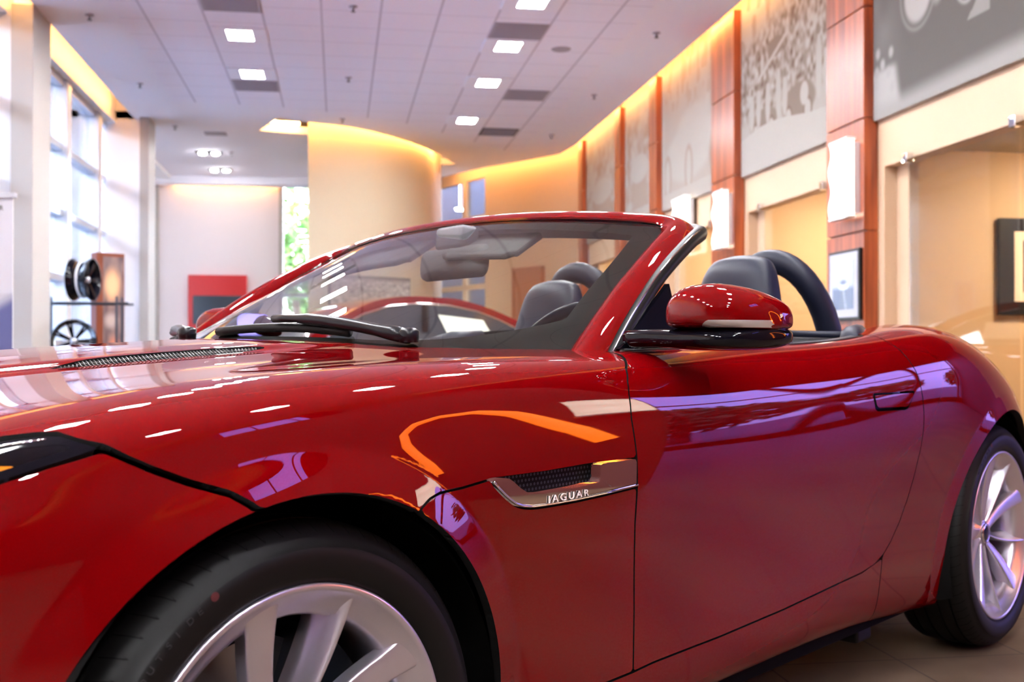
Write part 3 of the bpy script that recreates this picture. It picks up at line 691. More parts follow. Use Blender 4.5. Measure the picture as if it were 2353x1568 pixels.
TZ=[
[0.2,0.22,0.3,0.4,0.5,0.56,0.6,0.62,0.635,0.645,0.65,0.655,0.66,0.665,0.668],
[0.19,0.21,0.3,0.41,0.52,0.595,0.645,0.67,0.69,0.7,0.71,0.72,0.73,0.74,0.745],
[0.19,0.21,0.3,0.42,0.545,0.63,0.69,0.722,0.743,0.757,0.77,0.78,0.795,0.806,0.81],
[0.19,0.21,0.3,0.43,0.56,0.665,0.73,0.775,0.801,0.814,0.822,0.838,0.84,0.85,0.854],
[0.19,0.21,0.3,0.43,0.57,0.688,0.755,0.806,0.835,0.848,0.849,0.862,0.861,0.872,0.875],
[0.19,0.21,0.3,0.43,0.57,0.7,0.775,0.827,0.858,0.8695,0.867,0.877,0.877,0.887,0.891],
[0.19,0.21,0.3,0.43,0.57,0.7,0.782,0.839,0.869,0.881,0.879,0.8915,0.891,0.9,0.904],
[0.19,0.21,0.3,0.43,0.57,0.7,0.787,0.847,0.878,0.889,0.891,0.905,0.902,0.909,0.913],
[0.19,0.21,0.305,0.43,0.57,0.697,0.788,0.852,0.884,0.895,0.901,0.912,0.92,0.928,0.932],
[0.19,0.212,0.31,0.43,0.567,0.692,0.786,0.85,0.886,0.898,0.907,0.915,0.924,0.931,0.934],
[0.19,0.215,0.32,0.43,0.562,0.686,0.782,0.85,0.89,0.905,0.907,0.91,0.915,0.92,0.92],
[0.195,0.22,0.325,0.432,0.556,0.682,0.778,0.852,0.895,0.912,0.912,0.912,0.912,0.912,0.912],
[0.195,0.223,0.333,0.44,0.562,0.69,0.786,0.86,0.902,0.92,0.92,0.92,0.92,0.92,0.92],
[0.188,0.213,0.33,0.45,0.572,0.7,0.8,0.876,0.918,0.936,0.94,0.94,0.94,0.94,0.94],
[0.172,0.195,0.322,0.46,0.58,0.71,0.812,0.895,0.945,0.964,0.97,0.97,0.965,0.96,0.96],
[0.155,0.178,0.32,0.46,0.585,0.714,0.818,0.905,0.962,0.983,0.985,0.982,0.975,0.97,0.97],
[0.15,0.18,0.32,0.46,0.595,0.718,0.812,0.893,0.945,0.97,0.974,0.97,0.965,0.96,0.96],
[0.15,0.18,0.32,0.46,0.6,0.712,0.79,0.855,0.905,0.932,0.94,0.94,0.94,0.938,0.937],
[0.16,0.19,0.32,0.46,0.59,0.692,0.757,0.81,0.852,0.876,0.89,0.9,0.905,0.907,0.908],
[0.2,0.23,0.34,0.45,0.55,0.63,0.685,0.735,0.775,0.805,0.835,0.855,0.862,0.865,0.867],
[0.26,0.29,0.38,0.48,0.56,0.63,0.68,0.72,0.755,0.785,0.81,0.825,0.83,0.832,0.833],
[0.3,0.33,0.41,0.48,0.54,0.6,0.64,0.68,0.71,0.735,0.755,0.77,0.775,0.78,0.78]]
def pchip(x,y,xi):
    x=np.asarray(x,float);y=np.asarray(y,float);h=np.diff(x);d=(y[1:]-y[:-1])/h.reshape((-1,)+(1,)*(y.ndim-1))
    m=np.zeros_like(y);hh=h.reshape((-1,)+(1,)*(y.ndim-1))
    w1=2*hh[1:]+hh[:-1];w2=hh[1:]+2*hh[:-1]
    with np.errstate(all='ignore'):
        v=(w1+w2)/(w1/d[:-1]+w2/d[1:])
    m[1:-1]=np.where(d[:-1]*d[1:]>0,v,0);m[0]=d[0];m[-1]=d[-1]
    i=np.clip(np.searchsorted(x,xi)-1,0,len(x)-2);s=((xi-x[i])/h[i]).reshape((-1,)+(1,)*(y.ndim-1));H=hh[i]
    return y[i]*(2*s**3-3*s**2+1)+m[i]*H*(s**3-2*s**2+s)+y[i+1]*(3*s**2-2*s**3)+m[i+1]*H*(s**3-s**2)
def gsm(A,s):
    # gaussian smooth along axis 0, odd (point) reflection at the ends
    n=int(3*s)+1;k=np.exp(-.5*(np.arange(-n,n+1)/s)**2);k/=k.sum()
    P=np.concatenate([2*A[0]-A[n:0:-1],A,2*A[-1]-A[-2:-n-2:-1]]);out=np.zeros_like(A)
    for j,w in enumerate(k):out+=w*P[j:j+len(A)]
    return out
def body_grid(NX=556,NT=15*12):
    xs=np.linspace(XS[0],XS[-1],NX);dx=xs[1]-xs[0]
    ty=pchip(XS,np.array(TY),xs);tz=pchip(XS,np.array(TZ),xs)
    ty=gsm(ty,.13/dx);tz=gsm(tz,.13/dx)
    ts=np.linspace(0,14,NT)
    y=pchip(np.arange(15.),ty.T,ts);z=pchip(np.arange(15.),tz.T,ts)
    st=5.
    y=gsm(y,st).T;z=gsm(z,st).T          # [NX,NT]
    X=np.repeat(xs[:,None],NT,1)
    # raised centre of the bonnet: its flank carries the louvres
    fx=np.clip((X+.50)/.25,0,1)*np.clip((.62-X)/.28,0,1); fx=fx*fx*(3-2*fx)
    z=z+.0125*fx/(1+np.exp((y-.334)/.0075))
    # flared lips round the wheel openings
    for cx,amp in((0,.015),(2.622,.009)):
        r=np.hypot(X-cx,z-.339);side=1/(1+np.exp((z-.80)/.015))
        q=(.437-r)/.060; w=np.where(q>0,np.sqrt(q*q+.0025)-.05,0); w=np.clip(w,0,1)
        y=y+amp*w*side
    return X,y,z,ts
car=empty('sports_car',(-.618,2.194,0),R(39.4))
tag(car,'red open-top two-seat sports car with raised windscreen, filling the foreground','car')
Xg,Yg,Zg,Ts=body_grid(720,15*14)
NXg,NTg=Xg.shape
PG=np.stack([Xg,-Yg,Zg],-1)
def grid_normals(P):
    du=np.gradient(P,axis=0); dv=np.gradient(P,axis=1); n=np.cross(dv,du); n/=np.linalg.norm(n,axis=-1,keepdims=True)+1e-12; return n
NG=grid_normals(PG)
if NG[300,60,1]>0: NG=-NG     # near side normals point towards -y
TG=np.repeat(Ts[None,:],NXg,0)
def sdpoly(poly,A,B):
    """signed distance (inside +) of points (A,B) to a closed polygon"""
    P=np.array(poly,float); d=np.full(A.shape,1e9); ins=np.zeros(A.shape,bool); n=len(P)
    for i in range(n):
        a=P[i];b=P[(i+1)%n]; e=b-a; w0=A-a[0]; w1=B-a[1]; t=np.clip((w0*e[0]+w1*e[1])/(e@e+1e-15),0,1)
        d=np.minimum(d,(w0-e[0]*t)**2+(w1-e[1]*t)**2)
        c=((a[1]>B)!=(b[1]>B))&(A<(b[0]-a[0])*(B-a[1])/(b[1]-a[1]+1e-15)+a[0]); ins^=c
    d=np.sqrt(d); return np.where(ins,d,-d)
def clip_grid(P,Nn,f):
    """cut the grid where f<0; returns verts, normals, faces, boundary edges (along the cut or the grid rim)"""
    nx,nt=f.shape; pos=f>0; idx=-np.ones((nx,nt),int); V=[];NN=[];F=[]
    c=pos[:-1,:-1].astype(int)+pos[1:,:-1]+pos[1:,1:]+pos[:-1,1:]
    def vid(i,j):
        if idx[i,j]<0: idx[i,j]=len(V); V.append(P[i,j]); NN.append(Nn[i,j])
        return idx[i,j]
    em={}
    def eid(a,b):
        if a>b: a,b=b,a
        k=(a,b)
        if k not in em:
            fa,fb=f[a],f[b]; t=fa/(fa-fb); t=min(max(t,.02),.98)
            em[k]=len(V); V.append(P[a]*(1-t)+P[b]*t); n=Nn[a]*(1-t)+Nn[b]*t; NN.append(n/np.linalg.norm(n))
        return em[k]
    I,J=np.nonzero(c==4)
    for i,j in zip(I,J): F.append((vid(i,j),vid(i,j+1),vid(i+1,j+1),vid(i+1,j)))
    I,J=np.nonzero((c>0)&(c<4))
    for i,j in zip(I,J):
        q=[(i,j),(i,j+1),(i+1,j+1),(i+1,j)]; out=[]
        for k in range(4):
            a=q[k];b=q[(k+1)%4]
            if pos[a]: out.append(vid(*a))
            if pos[a]!=pos[b]: out.append(eid(a,b))
        if len(out)>=3: F.append(tuple(out))
    return V,NN,F
def rim_edges(F):
    cnt={}
    for f in F:
        for k in range(len(f)):
            a,b=f[k],f[(k+1)%len(f)]
            if (b,a) in cnt: cnt.pop((b,a))
            else: cnt[(a,b)]=1
    return list(cnt)
def panel(name,f,m,parent=None,off=0.0,depth=.014,mirror=False,both=False,grid=None,flange_mat=None,ylim=None):
    P,Nn=grid if grid else (PG,NG)
    V,NN,F=clip_grid(P+Nn*off,Nn,f)
    V=list(V);NN=list(NN);nF=len(F)
    q=F[nF//2]; a,b,c=[np.array(V[i]) for i in q[:3]]
    if np.dot(np.cross(b-a,c-a),NN[q[0]])<0: F=[q[::-1] for q in F]
    if depth:
        E=rim_edges(F); mp={}
        for a,b in E:
            if abs(V[a][1])<1e-4 and abs(V[b][1])<1e-4: continue
            for q in(a,b):
                if q not in mp:
                    # rounded edge: own vertex at the rim, then inward
                    mp[q]=(len(V),len(V)+1); V.append(V[q]); NN.append(NN[q]); V.append(V[q]-NN[q]*depth); NN.append(NN[q])
            F.append((b,a,mp[a][1],mp[b][1]))
    V=np.array(V);NN=np.array(NN); fmi=[0]*nF+[1]*(len(F)-nF)
    if both:
        n=len(V); V2=V*np.array([1,-1,1]); N2=NN*np.array([1,-1,1])
        V=np.concatenate([V,V2]);NN=np.concatenate([NN,N2]); F=F+[tuple(i+n for i in q[::-1]) for q in F]; fmi=fmi*2
    elif mirror:
        V=V*np.array([1,-1,1]); NN=NN*np.array([1,-1,1]); F=[q[::-1] for q in F]
    if depth and m is M['paint']: return link_mesh(name,V,F,None,parent or car,True,normals=NN,mats=[m,M['liner']],fm=fmi)  # flange faces coloured black so the panel gaps look shaded
    return link_mesh(name,V,F,m,parent or car,True,normals=NN)
def stripmir(fn):
    fn(False); fn(True)
# ---- cut lines in side view (x,z)
DF=[(.83,.97),(.814,.898),(.785,.883),(.757,.867),(.740,.845),(.734,.824),(.731,.779),(.737,.74),(.742,.707),(.745,.645),(.744,.59),(.750,.512),(.758,.428),(.764,.3125)]
SHUT=[(.829,.3165),(1.067,.319),(1.335,.328),(1.603,.344),(1.73,.351),(1.80,.361),(1.85,.38)]
DR=[(1.89,.41),(1.93,.455),(1.96,.51),(1.98,.57),(1.992,.64),(1.994,.69),(1.990,.73),(1.98,.771),(1.966,.812),(1.952,.846),(1.928,.879),(1.907,.909),(1.889,.925),(1.87,.98)]
BC=[(-.269,.790),(-.24,.776),(-.213,.762),(-.172,.744),(-.124,.727),(-.1,.712)]
FC=[(.15,.655),(.164,.669),(.180,.681),(.198,.690),(.222,.6955),(.277,.698),(.341,.705)]
VT=[(.474,.7045),(.60,.7075),(.742,.7075)]
VB=[(.333,.705),(.345,.697),(.357,.687),(.370,.677),(.385,.667),(.402,.6575),(.420,.652),(.445,.6485),(.48,.6475),(.559,.6475),(.645,.650),(.744,.655)]
HL=[(-.66,.655),(-.66,.715),(-.55,.756),(-.45,.784),(-.349,.803),(-.318,.8065),(-.301,.8065),(-.286,.799),(-.262,.7895),(-.325,.771),(-.373,.757),(-.47,.722),(-.56,.686)]
arch_f=np.hypot(Xg,Zg-.339)-.378
BCg=[(-.30,.80),(-.262,.7935),(-.24,.7795),(-.213,.7655),(-.172,.7475),(-.124,.7305),(-.095,.712),(-.10,.705),(-.127,.7235),(-.175,.7405),(-.216,.7585),(-.243,.7725),(-.27,.787)]
arch_r=np.hypot(Xg-2.622,Zg-.339)-.382
side=np.where(Zg<.80,1,0)
G=.0021
hoodpoly=[(-.80,.66),(-.66,.695),(-.66,.715)]+HL[2:8]+[(-.262,.792)]+BC[1:]+[(-.06,.69),(0,.6),(.12,.6)]+FC+VT+DF[::-1][6:]+[(.83,1.2),(-.95,1.2),(-.95,.66)]
xh=.525+.27*(np.abs(Yg)/.70)**2.2
hood=np.minimum.reduce([sdpoly(hoodpoly,Xg,Zg)-G, arch_f+0, np.where(Yg<.80,xh-Xg,1)])
# openings for the bonnet louvres (seen from above: x,y)
LV=[(-.08,-.350),(-.05,-.354),(0,-.354),(.1,-.353),(.2,-.352),(.28,-.348),(.345,-.336),(.35,-.330),(.32,-.322),(.25,-.317),(.15,-.316),(.05,-.318),(0,-.323),(-.05,-.336)]
lv=sdpoly(LV,Xg,-Yg)
hood_f=np.minimum.reduce([hood,-lv,-sdpoly(BCg,Xg,Zg)-.001])
panel('hood',hood_f,M['paint'],both=True,depth=.016)
# hood louvre grilles
def louvre(mir):
    s=-1 if mir else 1
    g=panel('hood_vent',lv+.004,M['gloss_black'],off=-.010,depth=0,mirror=mir)
    mb=MB(); pts=[(-.055,-.344),(.02,-.337),(.10,-.335),(.18,-.334),(.25,-.333),(.33,-.331)]
    for k in range(54):
        t=k/53*5; i=min(int(t),4); a=t-i; x=pts[i][0]*(1-a)+pts[i+1][0]*a; y=pts[i][1]*(1-a)+pts[i+1][1]*a
        j=int(np.argmin(np.abs(Xg[:,0]-x))); jj=NTg//2+int(np.argmin(np.abs(Yg[j,NTg//2:]+y))); z=Zg[j,jj]
        wd=.016 if 4<k<46 else .008
        zi=lambda yy: float(np.interp(yy,Yg[j,::-1],Zg[j,::-1]))
        p0=(x-.004,(y-wd)*s,zi(-(y-wd))-.003); p1=(x+.004,(y+wd)*s,zi(-(y+wd))-.003)
        mb.tube([p0,p1],.0016,6)
        if k%1==0: mb.tube([(x+.004,(y-wd)*s,zi(-(y-wd))-.004),(x-.004,(y+wd)*s,zi(-(y+wd))-.004)],.0013,6)
    mb.build('lattice',M['lattice'],g,smooth=True)
stripmir(louvre)
# bumper / nose
bump_poly=[(-.95,.1),(-.95,.655),(-.80,.655),(-.662,.69),(-.662,.655)]+[HL[12],HL[11],HL[10],HL[9]]+[(-.262,.787)]+[(x,z) for x,z in BC[1:]]+[(-.06,.69),(0,.5),(-.1,.1)]
bum=np.minimum.reduce([sdpoly(bump_poly,Xg,Zg)-G,arch_f,-sdpoly(BCg,Xg,Zg)-.001])
bum=np.minimum(bum,np.where(TG<9.5,1,-1)*np.where(Xg<-.6,0,1)+np.where(Xg<-.6,1,0))
panel('bumper',bum,M['paint'],both=True,depth=.02)
nb=MB(); fr_=[(XS[0],-Yg[0,j],Zg[0,j]) for j in range(0,NTg,6)]+[(XS[0],Yg[0,j],Zg[0,j]) for j in range(NTg-1,-1,-6)]
nb.add(fr_,[tuple(range(len(fr_)))]); 
for k in range(7): nb.box(-.885,-.868,-.30,.30,.34+k*.035,.35+k*.035)
nb.build('radiator_grille',M['gloss_black'],car)
# front fenders, sills, doors, quarters
fp_=FC[:1]+FC[1:]+VB[1:]+[(.744,.59),(.750,.512),(.758,.428),(.764,.313),(.30,.304),(.2,.30),(.2,.4),(.1,.6)]
fen=np.minimum(sdpoly(fp_,Xg,Zg)-G,arch_f)
stripmir(lambda m_: panel('front_fender',fen,M['paint'],mirror=m_))
sill_poly=[(.2,.30),(.30,.304),(.764,.3125)]+SHUT[:5]+[(1.845,.372),(1.845,.0),(.2,.0)]
sil_=np.minimum.reduce([sdpoly(sill_poly,Xg,Zg)-G,arch_f])
stripmir(lambda m_: panel('sill',sil_,M['paint'],mirror=m_))
belt_t=9.0
door_poly=DF+SHUT+DR+[(1.8,1.2),(.83,1.2)]
dr=np.minimum(sdpoly(door_poly,Xg,Zg)-G,(belt_t-TG)*.04)
HP=[(1.716,.792),(1.728,.757),(1.740,.751),(1.885,.749),(1.90,.753),(1.935,.793),(1.93,.797),(1.722,.796)]
hd_=sdpoly(HP,Xg,Zg)
dr2=np.minimum(dr,-hd_)
def mkdoor(m_):
    d=panel('door',dr2,M['paint'],mirror=m_)
    # flush handle: recessed cup and grip
    panel('handle_recess',hd_+.002,M['gloss_black'],d,off=-.020,depth=0,mirror=m_)
    gp=[(1.720,.791),(1.731,.765),(1.742,.760),(1.884,.758),(1.897,.762),(1.928,.792)]
    panel('door_handle',sdpoly(gp,Xg,Zg),M['paint'],d,off=.003,depth=.012,mirror=m_)
    # inner trim of the door
    s=-1 if m_ else 1
    v=[];f=[];n=24
    for i in range(n+1):
        x=.86+1.0*i/n; j=int(np.argmin(np.abs(Xg[:,0]-x))); jb=int(np.argmin(np.abs(Ts-9))); y=Yg[j,jb];z=Zg[j,jb]
        v+=[(x,-(y+.004)*s,z-.004),(x,-(y-.03)*s,z+.002),(x,-(y-.075)*s,z-.012),(x,-(y-.09)*s,z-.10),(x,-(y-.08)*s,z-.5)]
    for i in range(n):
        for k in range(4): a=5*i+k; f.append((a,a+1,a+6,a+5))
    link_mesh('door_trim',v,f,M['leather'],d)
    sp_=[];
    for i in range(n+1):
        x=.86+1.0*i/n; j=int(np.argmin(np.abs(Xg[:,0]-x))); jb=int(np.argmin(np.abs(Ts-9))); sp_.append((x,-(Yg[j,jb]+.001)*s,Zg[j,jb]-.001))
    MB().tube(sp_,.0035,8).build('belt_strip',M['seal'],d,smooth=True)
stripmir(mkdoor)
q_poly=[(1.845,.0),(1.845,.372),(1.85,.38)]+DR+[(1.8,1.3),(3.8,1.3),(3.8,0)]
qt=np.minimum.reduce([sdpoly(q_poly,Xg,Zg)-G,arch_r,np.where(Xg<2.62,(9.35-TG)*.04+np.clip((Xg-2.45)/.17,0,1)*1.0,1)])
stripmir(lambda m_: panel('quarter_panel',qt,M['paint'],mirror=m_,depth=.02))
# closed rear
rb=[(XS[-1],-Yg[-1,j],Zg[-1,j]) for j in range(0,NTg,6)]+[(XS[-1],Yg[-1,j],Zg[-1,j]) for j in range(NTg-1,-1,-6)]
MB().add(rb,[tuple(range(len(rb)))[::-1]]).build('rear_fascia',M['paint'],car)
# wheel arch liners and underbody
def liner(cx,mir):
    s=-1 if mir else 1
    mb=MB(); n=40; v=[];f=[]
    for i in range(n+1):
        a=PI*(-.12+1.24*i/n); c_,s_=math.cos(a),math.sin(a)
        for y,rr in((-.905,.372),(-.88,.392),(-.60,.392)):
            v.append((cx+rr*c_,y*s,.339+rr*s_))
    for i in range(n):
        for k in range(2): a=3*i+k; f.append((a,a+1,a+4,a+3))
    b=len(v)
    for i in range(n+1):
        a=PI*(-.12+1.24*i/n); v.append((cx+.392*math.cos(a),-.6*s,.339+.392*math.sin(a)))
    v.append((cx,-.6*s,.2)); 
    for i in range(n): f.append((b+i,b+i+1,len(v)-1))
    link_mesh('wheel_liner',v,f,M['liner'],car)
for cx in(0,2.622): liner(cx,False); liner(cx,True)
ub=MB(); ub.box(.36,2.24,-.80,.80,.16,.22).box(-.80,-.36,-.60,.60,.18,.24).box(2.98,3.45,-.45,.45,.22,.30).box(-.40,.40,-.58,.58,.20,.28).box(2.2,3.0,-.58,.58,.22,.30)
ub.box(.40,2.22,-.79,-.72,.2,.62).box(.40,2.22,.72,.79,.2,.62)
ub.build('underbody',M['liner'],car)
MB().box(1.93,2.02,-.78,-.66,.115,.165).build('jacking_pad',M['rubber'],car,bevel=.01)

# ---- side vent with chrome trim
IN=[(.372,.7055),(.383,.7035),(.397,.696),(.413,.685),(.430,.6765),(.450,.6715),(.475,.6695),(.557,.6705),(.632,.6745),(.634,.72),(.372,.72)]
OUT=VB+[(.744,.7072),(.60,.7066),(.474,.7036),(.341,.704)]
so=sdpoly(OUT,Xg,Zg)-.0012; si=sdpoly(IN,Xg,Zg)
def mkvent(m_):
    s=-1 if m_ else 1
    v=panel('side_vent',np.minimum(so,-si),M['chrome'],mirror=m_,off=-.001,depth=.022)
    ms=panel('vent_mesh',np.minimum(si+.004,sdpoly(OUT,Xg,Zg)+.003),M['mesh'],v,mirror=m_,off=-.022,depth=0)
    # raised lower bead and the vertical fin before the door
    j=lambda x: int(np.argmin(np.abs(Xg[:,0]-x)))
    def yat(x,z):
        k=j(x); h=NTg*9//14; return float(np.interp(z,Zg[k,:h],Yg[k,:h]))
    bead=[(x,-(yat(x,z)+.0015)*s,z+.0035) for x,z in VB[1:]]
    MB().tube(bead,.0022,8).build('vent_bead',M['chrome'],v,smooth=True)
    z0,z1=.676,.7065
    MB().add([(.636,-(yat(.636,z0)-.020)*s,z0),(.668,-(yat(.668,z0)+.001)*s,z0-.014),(.672,-(yat(.67,z1)+.001)*s,z1),(.636,-(yat(.636,z1)-.020)*s,z1),
             (.650,-(yat(.65,z0)-.001)*s,z0-.006),(.652,-(yat(.65,z1)-.001)*s,z1)],[(0,4,5,3),(4,1,2,5)] if s>0 else [(3,5,4,0),(5,2,1,4)]).build('vent_fin',M['chrome'],v)
    mb=MB()
    for k in range(26):
        for z in(.676,.684,.692,.700):
            x=.40+k*.0092+(.0046 if int(z*1000)%16<8 else 0)
            if x>.632 or z<.700-(x-.385)*.8 and x<.43: continue
            mb.lathe([(0,.0006),(0,.0026)],'y',6,(x,-(yat(x,z)-.021)*s,z))
    mb.build('vent_lattice',M['metal_dark'],v)
    if not m_:
        x0,x1=.484,.622
        A=Vector((x0,-(yat(x0,.660)+.0011),.6535)); B=Vector((x1,-(yat(x1,.660)+.0011),.6545))
        ux_=(B-A).normalized(); uz=Vector((0,0,1)); uz=(uz-ux_*uz.dot(ux_)).normalized(); un=ux_.cross(uz)
        mt=Matrix.Translation(A)@Matrix((( ux_.x,uz.x,un.x,0),(ux_.y,uz.y,un.y,0),(ux_.z,uz.z,un.z,0),(0,0,0,1)))
        text_mesh('lettering','JAGUAR',.0165,mt,mat('matt_letter',(.85,.78,.74),.6),v,.0008,1.45,1.42)
stripmir(mkvent)
# ---- headlights
hl=sdpoly(HL,Xg,Zg)-G
def mkhead(m_):
    s=-1 if m_ else 1
    b=panel('headlight',hl,M['lampbody'],mirror=m_,off=-.045,depth=0)
    rimf=np.minimum(hl,-(hl-.009)); panel('bezel',rimf,M['gloss_black'],b,mirror=m_,off=-.001,depth=.045)
    panel('lens',hl-.007,M['lampglass'],b,mirror=m_,off=-.0015,depth=0)
    j=lambda x: int(np.argmin(np.abs(Xg[:,0]-x)))
    def yat(x,z): k=j(x); h=NTg*9//14; return float(np.interp(z,Zg[k,:h],Yg[k,:h]))
    ap=[(-.46,.738),(-.46,.765),(-.372,.786),(-.352,.783),(-.362,.764),(-.40,.752)]
    panel('indicator',sdpoly(ap,Xg,Zg),M['amber'],b,mirror=m_,off=-.018,depth=.012)
    for dz,rr in((.0,.0016),(-.005,.0013)):
        MB().tube([(-.50,-(yat(-.5,.76)-.012)*s,.756+dz),(-.42,-(yat(-.42,.775)-.012)*s,.780+dz),(-.35,-(yat(-.35,.79)-.012)*s,.796+dz),(-.315,-(yat(-.315,.795)-.012)*s,.800+dz)],rr,8).build('light_guide',M['chrome'],b,smooth=True)
    MB().lathe([(0,.0),(.01,.018),(.02,.026),(.022,.03)],'y',24,(-.45,-(yat(-.45,.745)-.02)*s,.748)).build('projector',M['chrome'],b,smooth=True)
    panel('reflector',sdpoly([(-.35,.772),(-.335,.792),(-.30,.795),(-.285,.789),(-.32,.777)],Xg,Zg),M['metal_dark'],b,mirror=m_,off=-.022,depth=.01)
stripmir(mkhead)
# taillights
tl=sdpoly([(3.2,.70),(3.2,.755),(3.45,.745),(3.56,.70),(3.45,.67)],Xg,Zg)
stripmir(lambda m_: panel('taillight',tl,mat('tail_lens',(.25,.0,.005),.1,coat=1),mirror=m_,off=.002,depth=.01))
# ---- windscreen, frame and header
Gc=[(.60,-.80,.860),(.745,-.722,.858),(.813,-.700,.899),(.905,-.683,.963),(.995,-.665,1.021),(1.108,-.645,1.086),(1.205,-.625,1.141),(1.262,-.610,1.173),(1.290,-.596,1.192)]
def interp_poly(pts,n):
    P=np.array(pts,float); d=np.r_[0,np.cumsum(np.linalg.norm(np.diff(P,axis=0),axis=1))]; t=np.linspace(0,d[-1],n); return pchip(d,P,t)
nv=60; nu=81
Ed=interp_poly(Gc[1:],nv)
Md=np.stack([np.linspace(.48,1.225,nv),np.zeros(nv),.895+(1.236-.895)*np.linspace(0,1,nv)**.93],-1)
us=np.linspace(-1,1,nu)
GW=np.zeros((nu,nv,3))
for i,u in enumerate(us):
    k=abs(u)**2.2
    for c_ in(0,2): GW[i,:,c_]=Md[:,c_]*(1-k)+Ed[:,c_]*k
    GW[i,:,1]=Ed[:,1]*(-u)*-1*(-1)
GW[:,:,1]=np.outer(us,-Ed[:,1])
NW=grid_normals(GW)
if NW[nu//2,nv//2,2]<0: NW=-NW
Ug=np.repeat(us[:,None],nv,1); Vg=np.repeat(np.linspace(0,1,nv)[None],nu,0)
def sheet(name,f,m,off,parent,th=0):
    V,NN,F=clip_grid(GW+NW*off,NW,f)
    # orientation: make faces follow the normals
    a,b,c_=[np.array(V[q]) for q in F[0][:3]]
    if np.dot(np.cross(b-a,c_-a),NN[F[0][0]])<0: F=[q[::-1] for q in F]
    return link_mesh(name,V,F,m,parent,True,normals=NN)
ws=sheet('windscreen',np.ones((nu,nv)),M['glass'],0,car)
# black border: wide and rounded at the lower corners, thin on top
A_=np.abs(Ug)
fl_=.10+.27*np.clip((A_-.45)/.55,0,1)**2.4            # lower edge height over v
inner=np.minimum.reduce([ (Vg-fl_)*1.0, (.935-.02*A_-Vg)*1.0, (.935-.045*Vg**2-A_)*1.0+.0])
frit=-inner
sheet('frit',frit,M['frit'],-.003,ws)
# red frame: pillar + header swept as a band between glass edge and outer edge
Gp=[(.745,-.722,.850),(.813,-.700,.899),(.905,-.683,.963),(.995,-.665,1.021),(1.108,-.645,1.086),(1.205,-.625,1.141),(1.262,-.610,1.173),(1.290,-.590,1.194),(1.293,-.565,1.202)]
Op=[(.77,-.80,.850),(.842,-.767,.900),(.907,-.754,.956),(.981,-.742,1.014),(1.06,-.727,1.067),(1.163,-.707,1.122),(1.277,-.680,1.171),(1.346,-.655,1.190),(1.385,-.61,1.202)]
hdr=[(y,1.225+.068*(abs(y)/.585)**2.2,1.2375-.036*(abs(y)/.585)**2.2) for y in np.linspace(-.53,0,10)]
for y,x,z in hdr:
    Gp.append((x,y,z)); Op.append((x+.115,y,z+.004))
ns=90
Gi=interp_poly(Gp,ns)
# resample outer with matched parameters
dG=np.r_[0,np.cumsum(np.linalg.norm(np.diff(np.array(Gp),axis=0),axis=1))]
Oi=pchip(dG,np.array(Op,float),np.linspace(0,dG[-1],ns))
Gi=pchip(dG,np.array(Gp,float),np.linspace(0,dG[-1],ns))
nw=15; FR=np.zeros((ns,nw,3))
cen=np.array([.95,0,.8])
for i in range(ns):
    g,o_=Gi[i],Oi[i]; d=o_-g
    tan=(Gi[min(i+1,ns-1)]-Gi[max(i-1,0)]); n=np.cross(tan,d); n/=np.linalg.norm(n)
    if np.dot(n,g-cen)<0: n=-n
    for k in range(nw):
        t=k/(nw-1); FR[i,k]=g+d*t+n*(.020*math.sin(PI*min(t*1.0,1))**.8+.006*(1-t))
FR=gsm(FR,1.5)
NF=grid_normals(FR)
if NF[ns//2,nw//2]@(FR[ns//2,nw//2]-cen)<0: NF=-NF
def gridfaces(nx,nt): 
    idx=np.arange(nx*nt).reshape(nx,nt); return np.stack([idx[:-1,:-1],idx[:-1,1:],idx[1:,1:],idx[1:,:-1]],-1).reshape(-1,4).tolist()
V=FR.reshape(-1,3);NN=NF.reshape(-1,3);F=[tuple(q) for q in gridfaces(ns,nw)]
a,b,c_=[V[q] for q in F[len(F)//2][:3]]
if np.dot(np.cross(b-a,c_-a),NN[F[len(F)//2][0]])<0: F=[q[::-1] for q in F]
# give the frame depth: inner skin
Vi=V-NN*.012
for j in (0,nw-1): pass
n=len(V); Vall=np.concatenate([V,Vi]); Nall=np.concatenate([NN,-NN]); Fa=F+[tuple(i+n for i in q[::-1]) for q in F]
for (a,b) in rim_edges(F): Fa.append((b,a,a+n,b+n))
V2=Vall*np.array([1,-1,1]); n2=len(Vall)
Vf=np.concatenate([Vall,V2]); Nf=np.concatenate([Nall,Nall*np.array([1,-1,1])]); Ff=Fa+[tuple(i+n2 for i in q[::-1]) for q in Fa]
wf=link_mesh('windscreen_frame',Vf,Ff,M['paint'],car,True,normals=Nf)
# rubber seal along the outer pillar edge, ending in the latch horn
def seal(mir):
    s=-1 if mir else 1
    P=[(x+.017,(y+.006)*s,z-.011) for (x,y,z) in Op[:9]]
    P=[tuple(q) for q in interp_poly(P,30)]
    sl=MB().tube(P,[.019]*30,12,flat=1.0).build('weather_seal',M['seal'],wf,smooth=True)
    MB().tube([(x-.010,y-.014*s,z+.010) for x,y,z in P[:27]],.0022,8).build('seal_bead',M['chrome'],wf,smooth=True)
    e=P[-1]
    MB().tube([(e[0]-.06,e[1],e[2]-.012),(e[0]-.01,e[1]+.01*s,e[2]-.018),(e[0]+.05,e[1]+.02*s,e[2]-.012)],[.017,.014,.004],10).tube([(e[0]-.06,e[1],e[2]+.006),(e[0]+.0,e[1]+.01*s,e[2]+.004),(e[0]+.055,e[1]+.02*s,e[2]+.010)],[.012,.008,.003],10).build('roof_latch',M['seal'],car,smooth=True)
stripmir(seal)
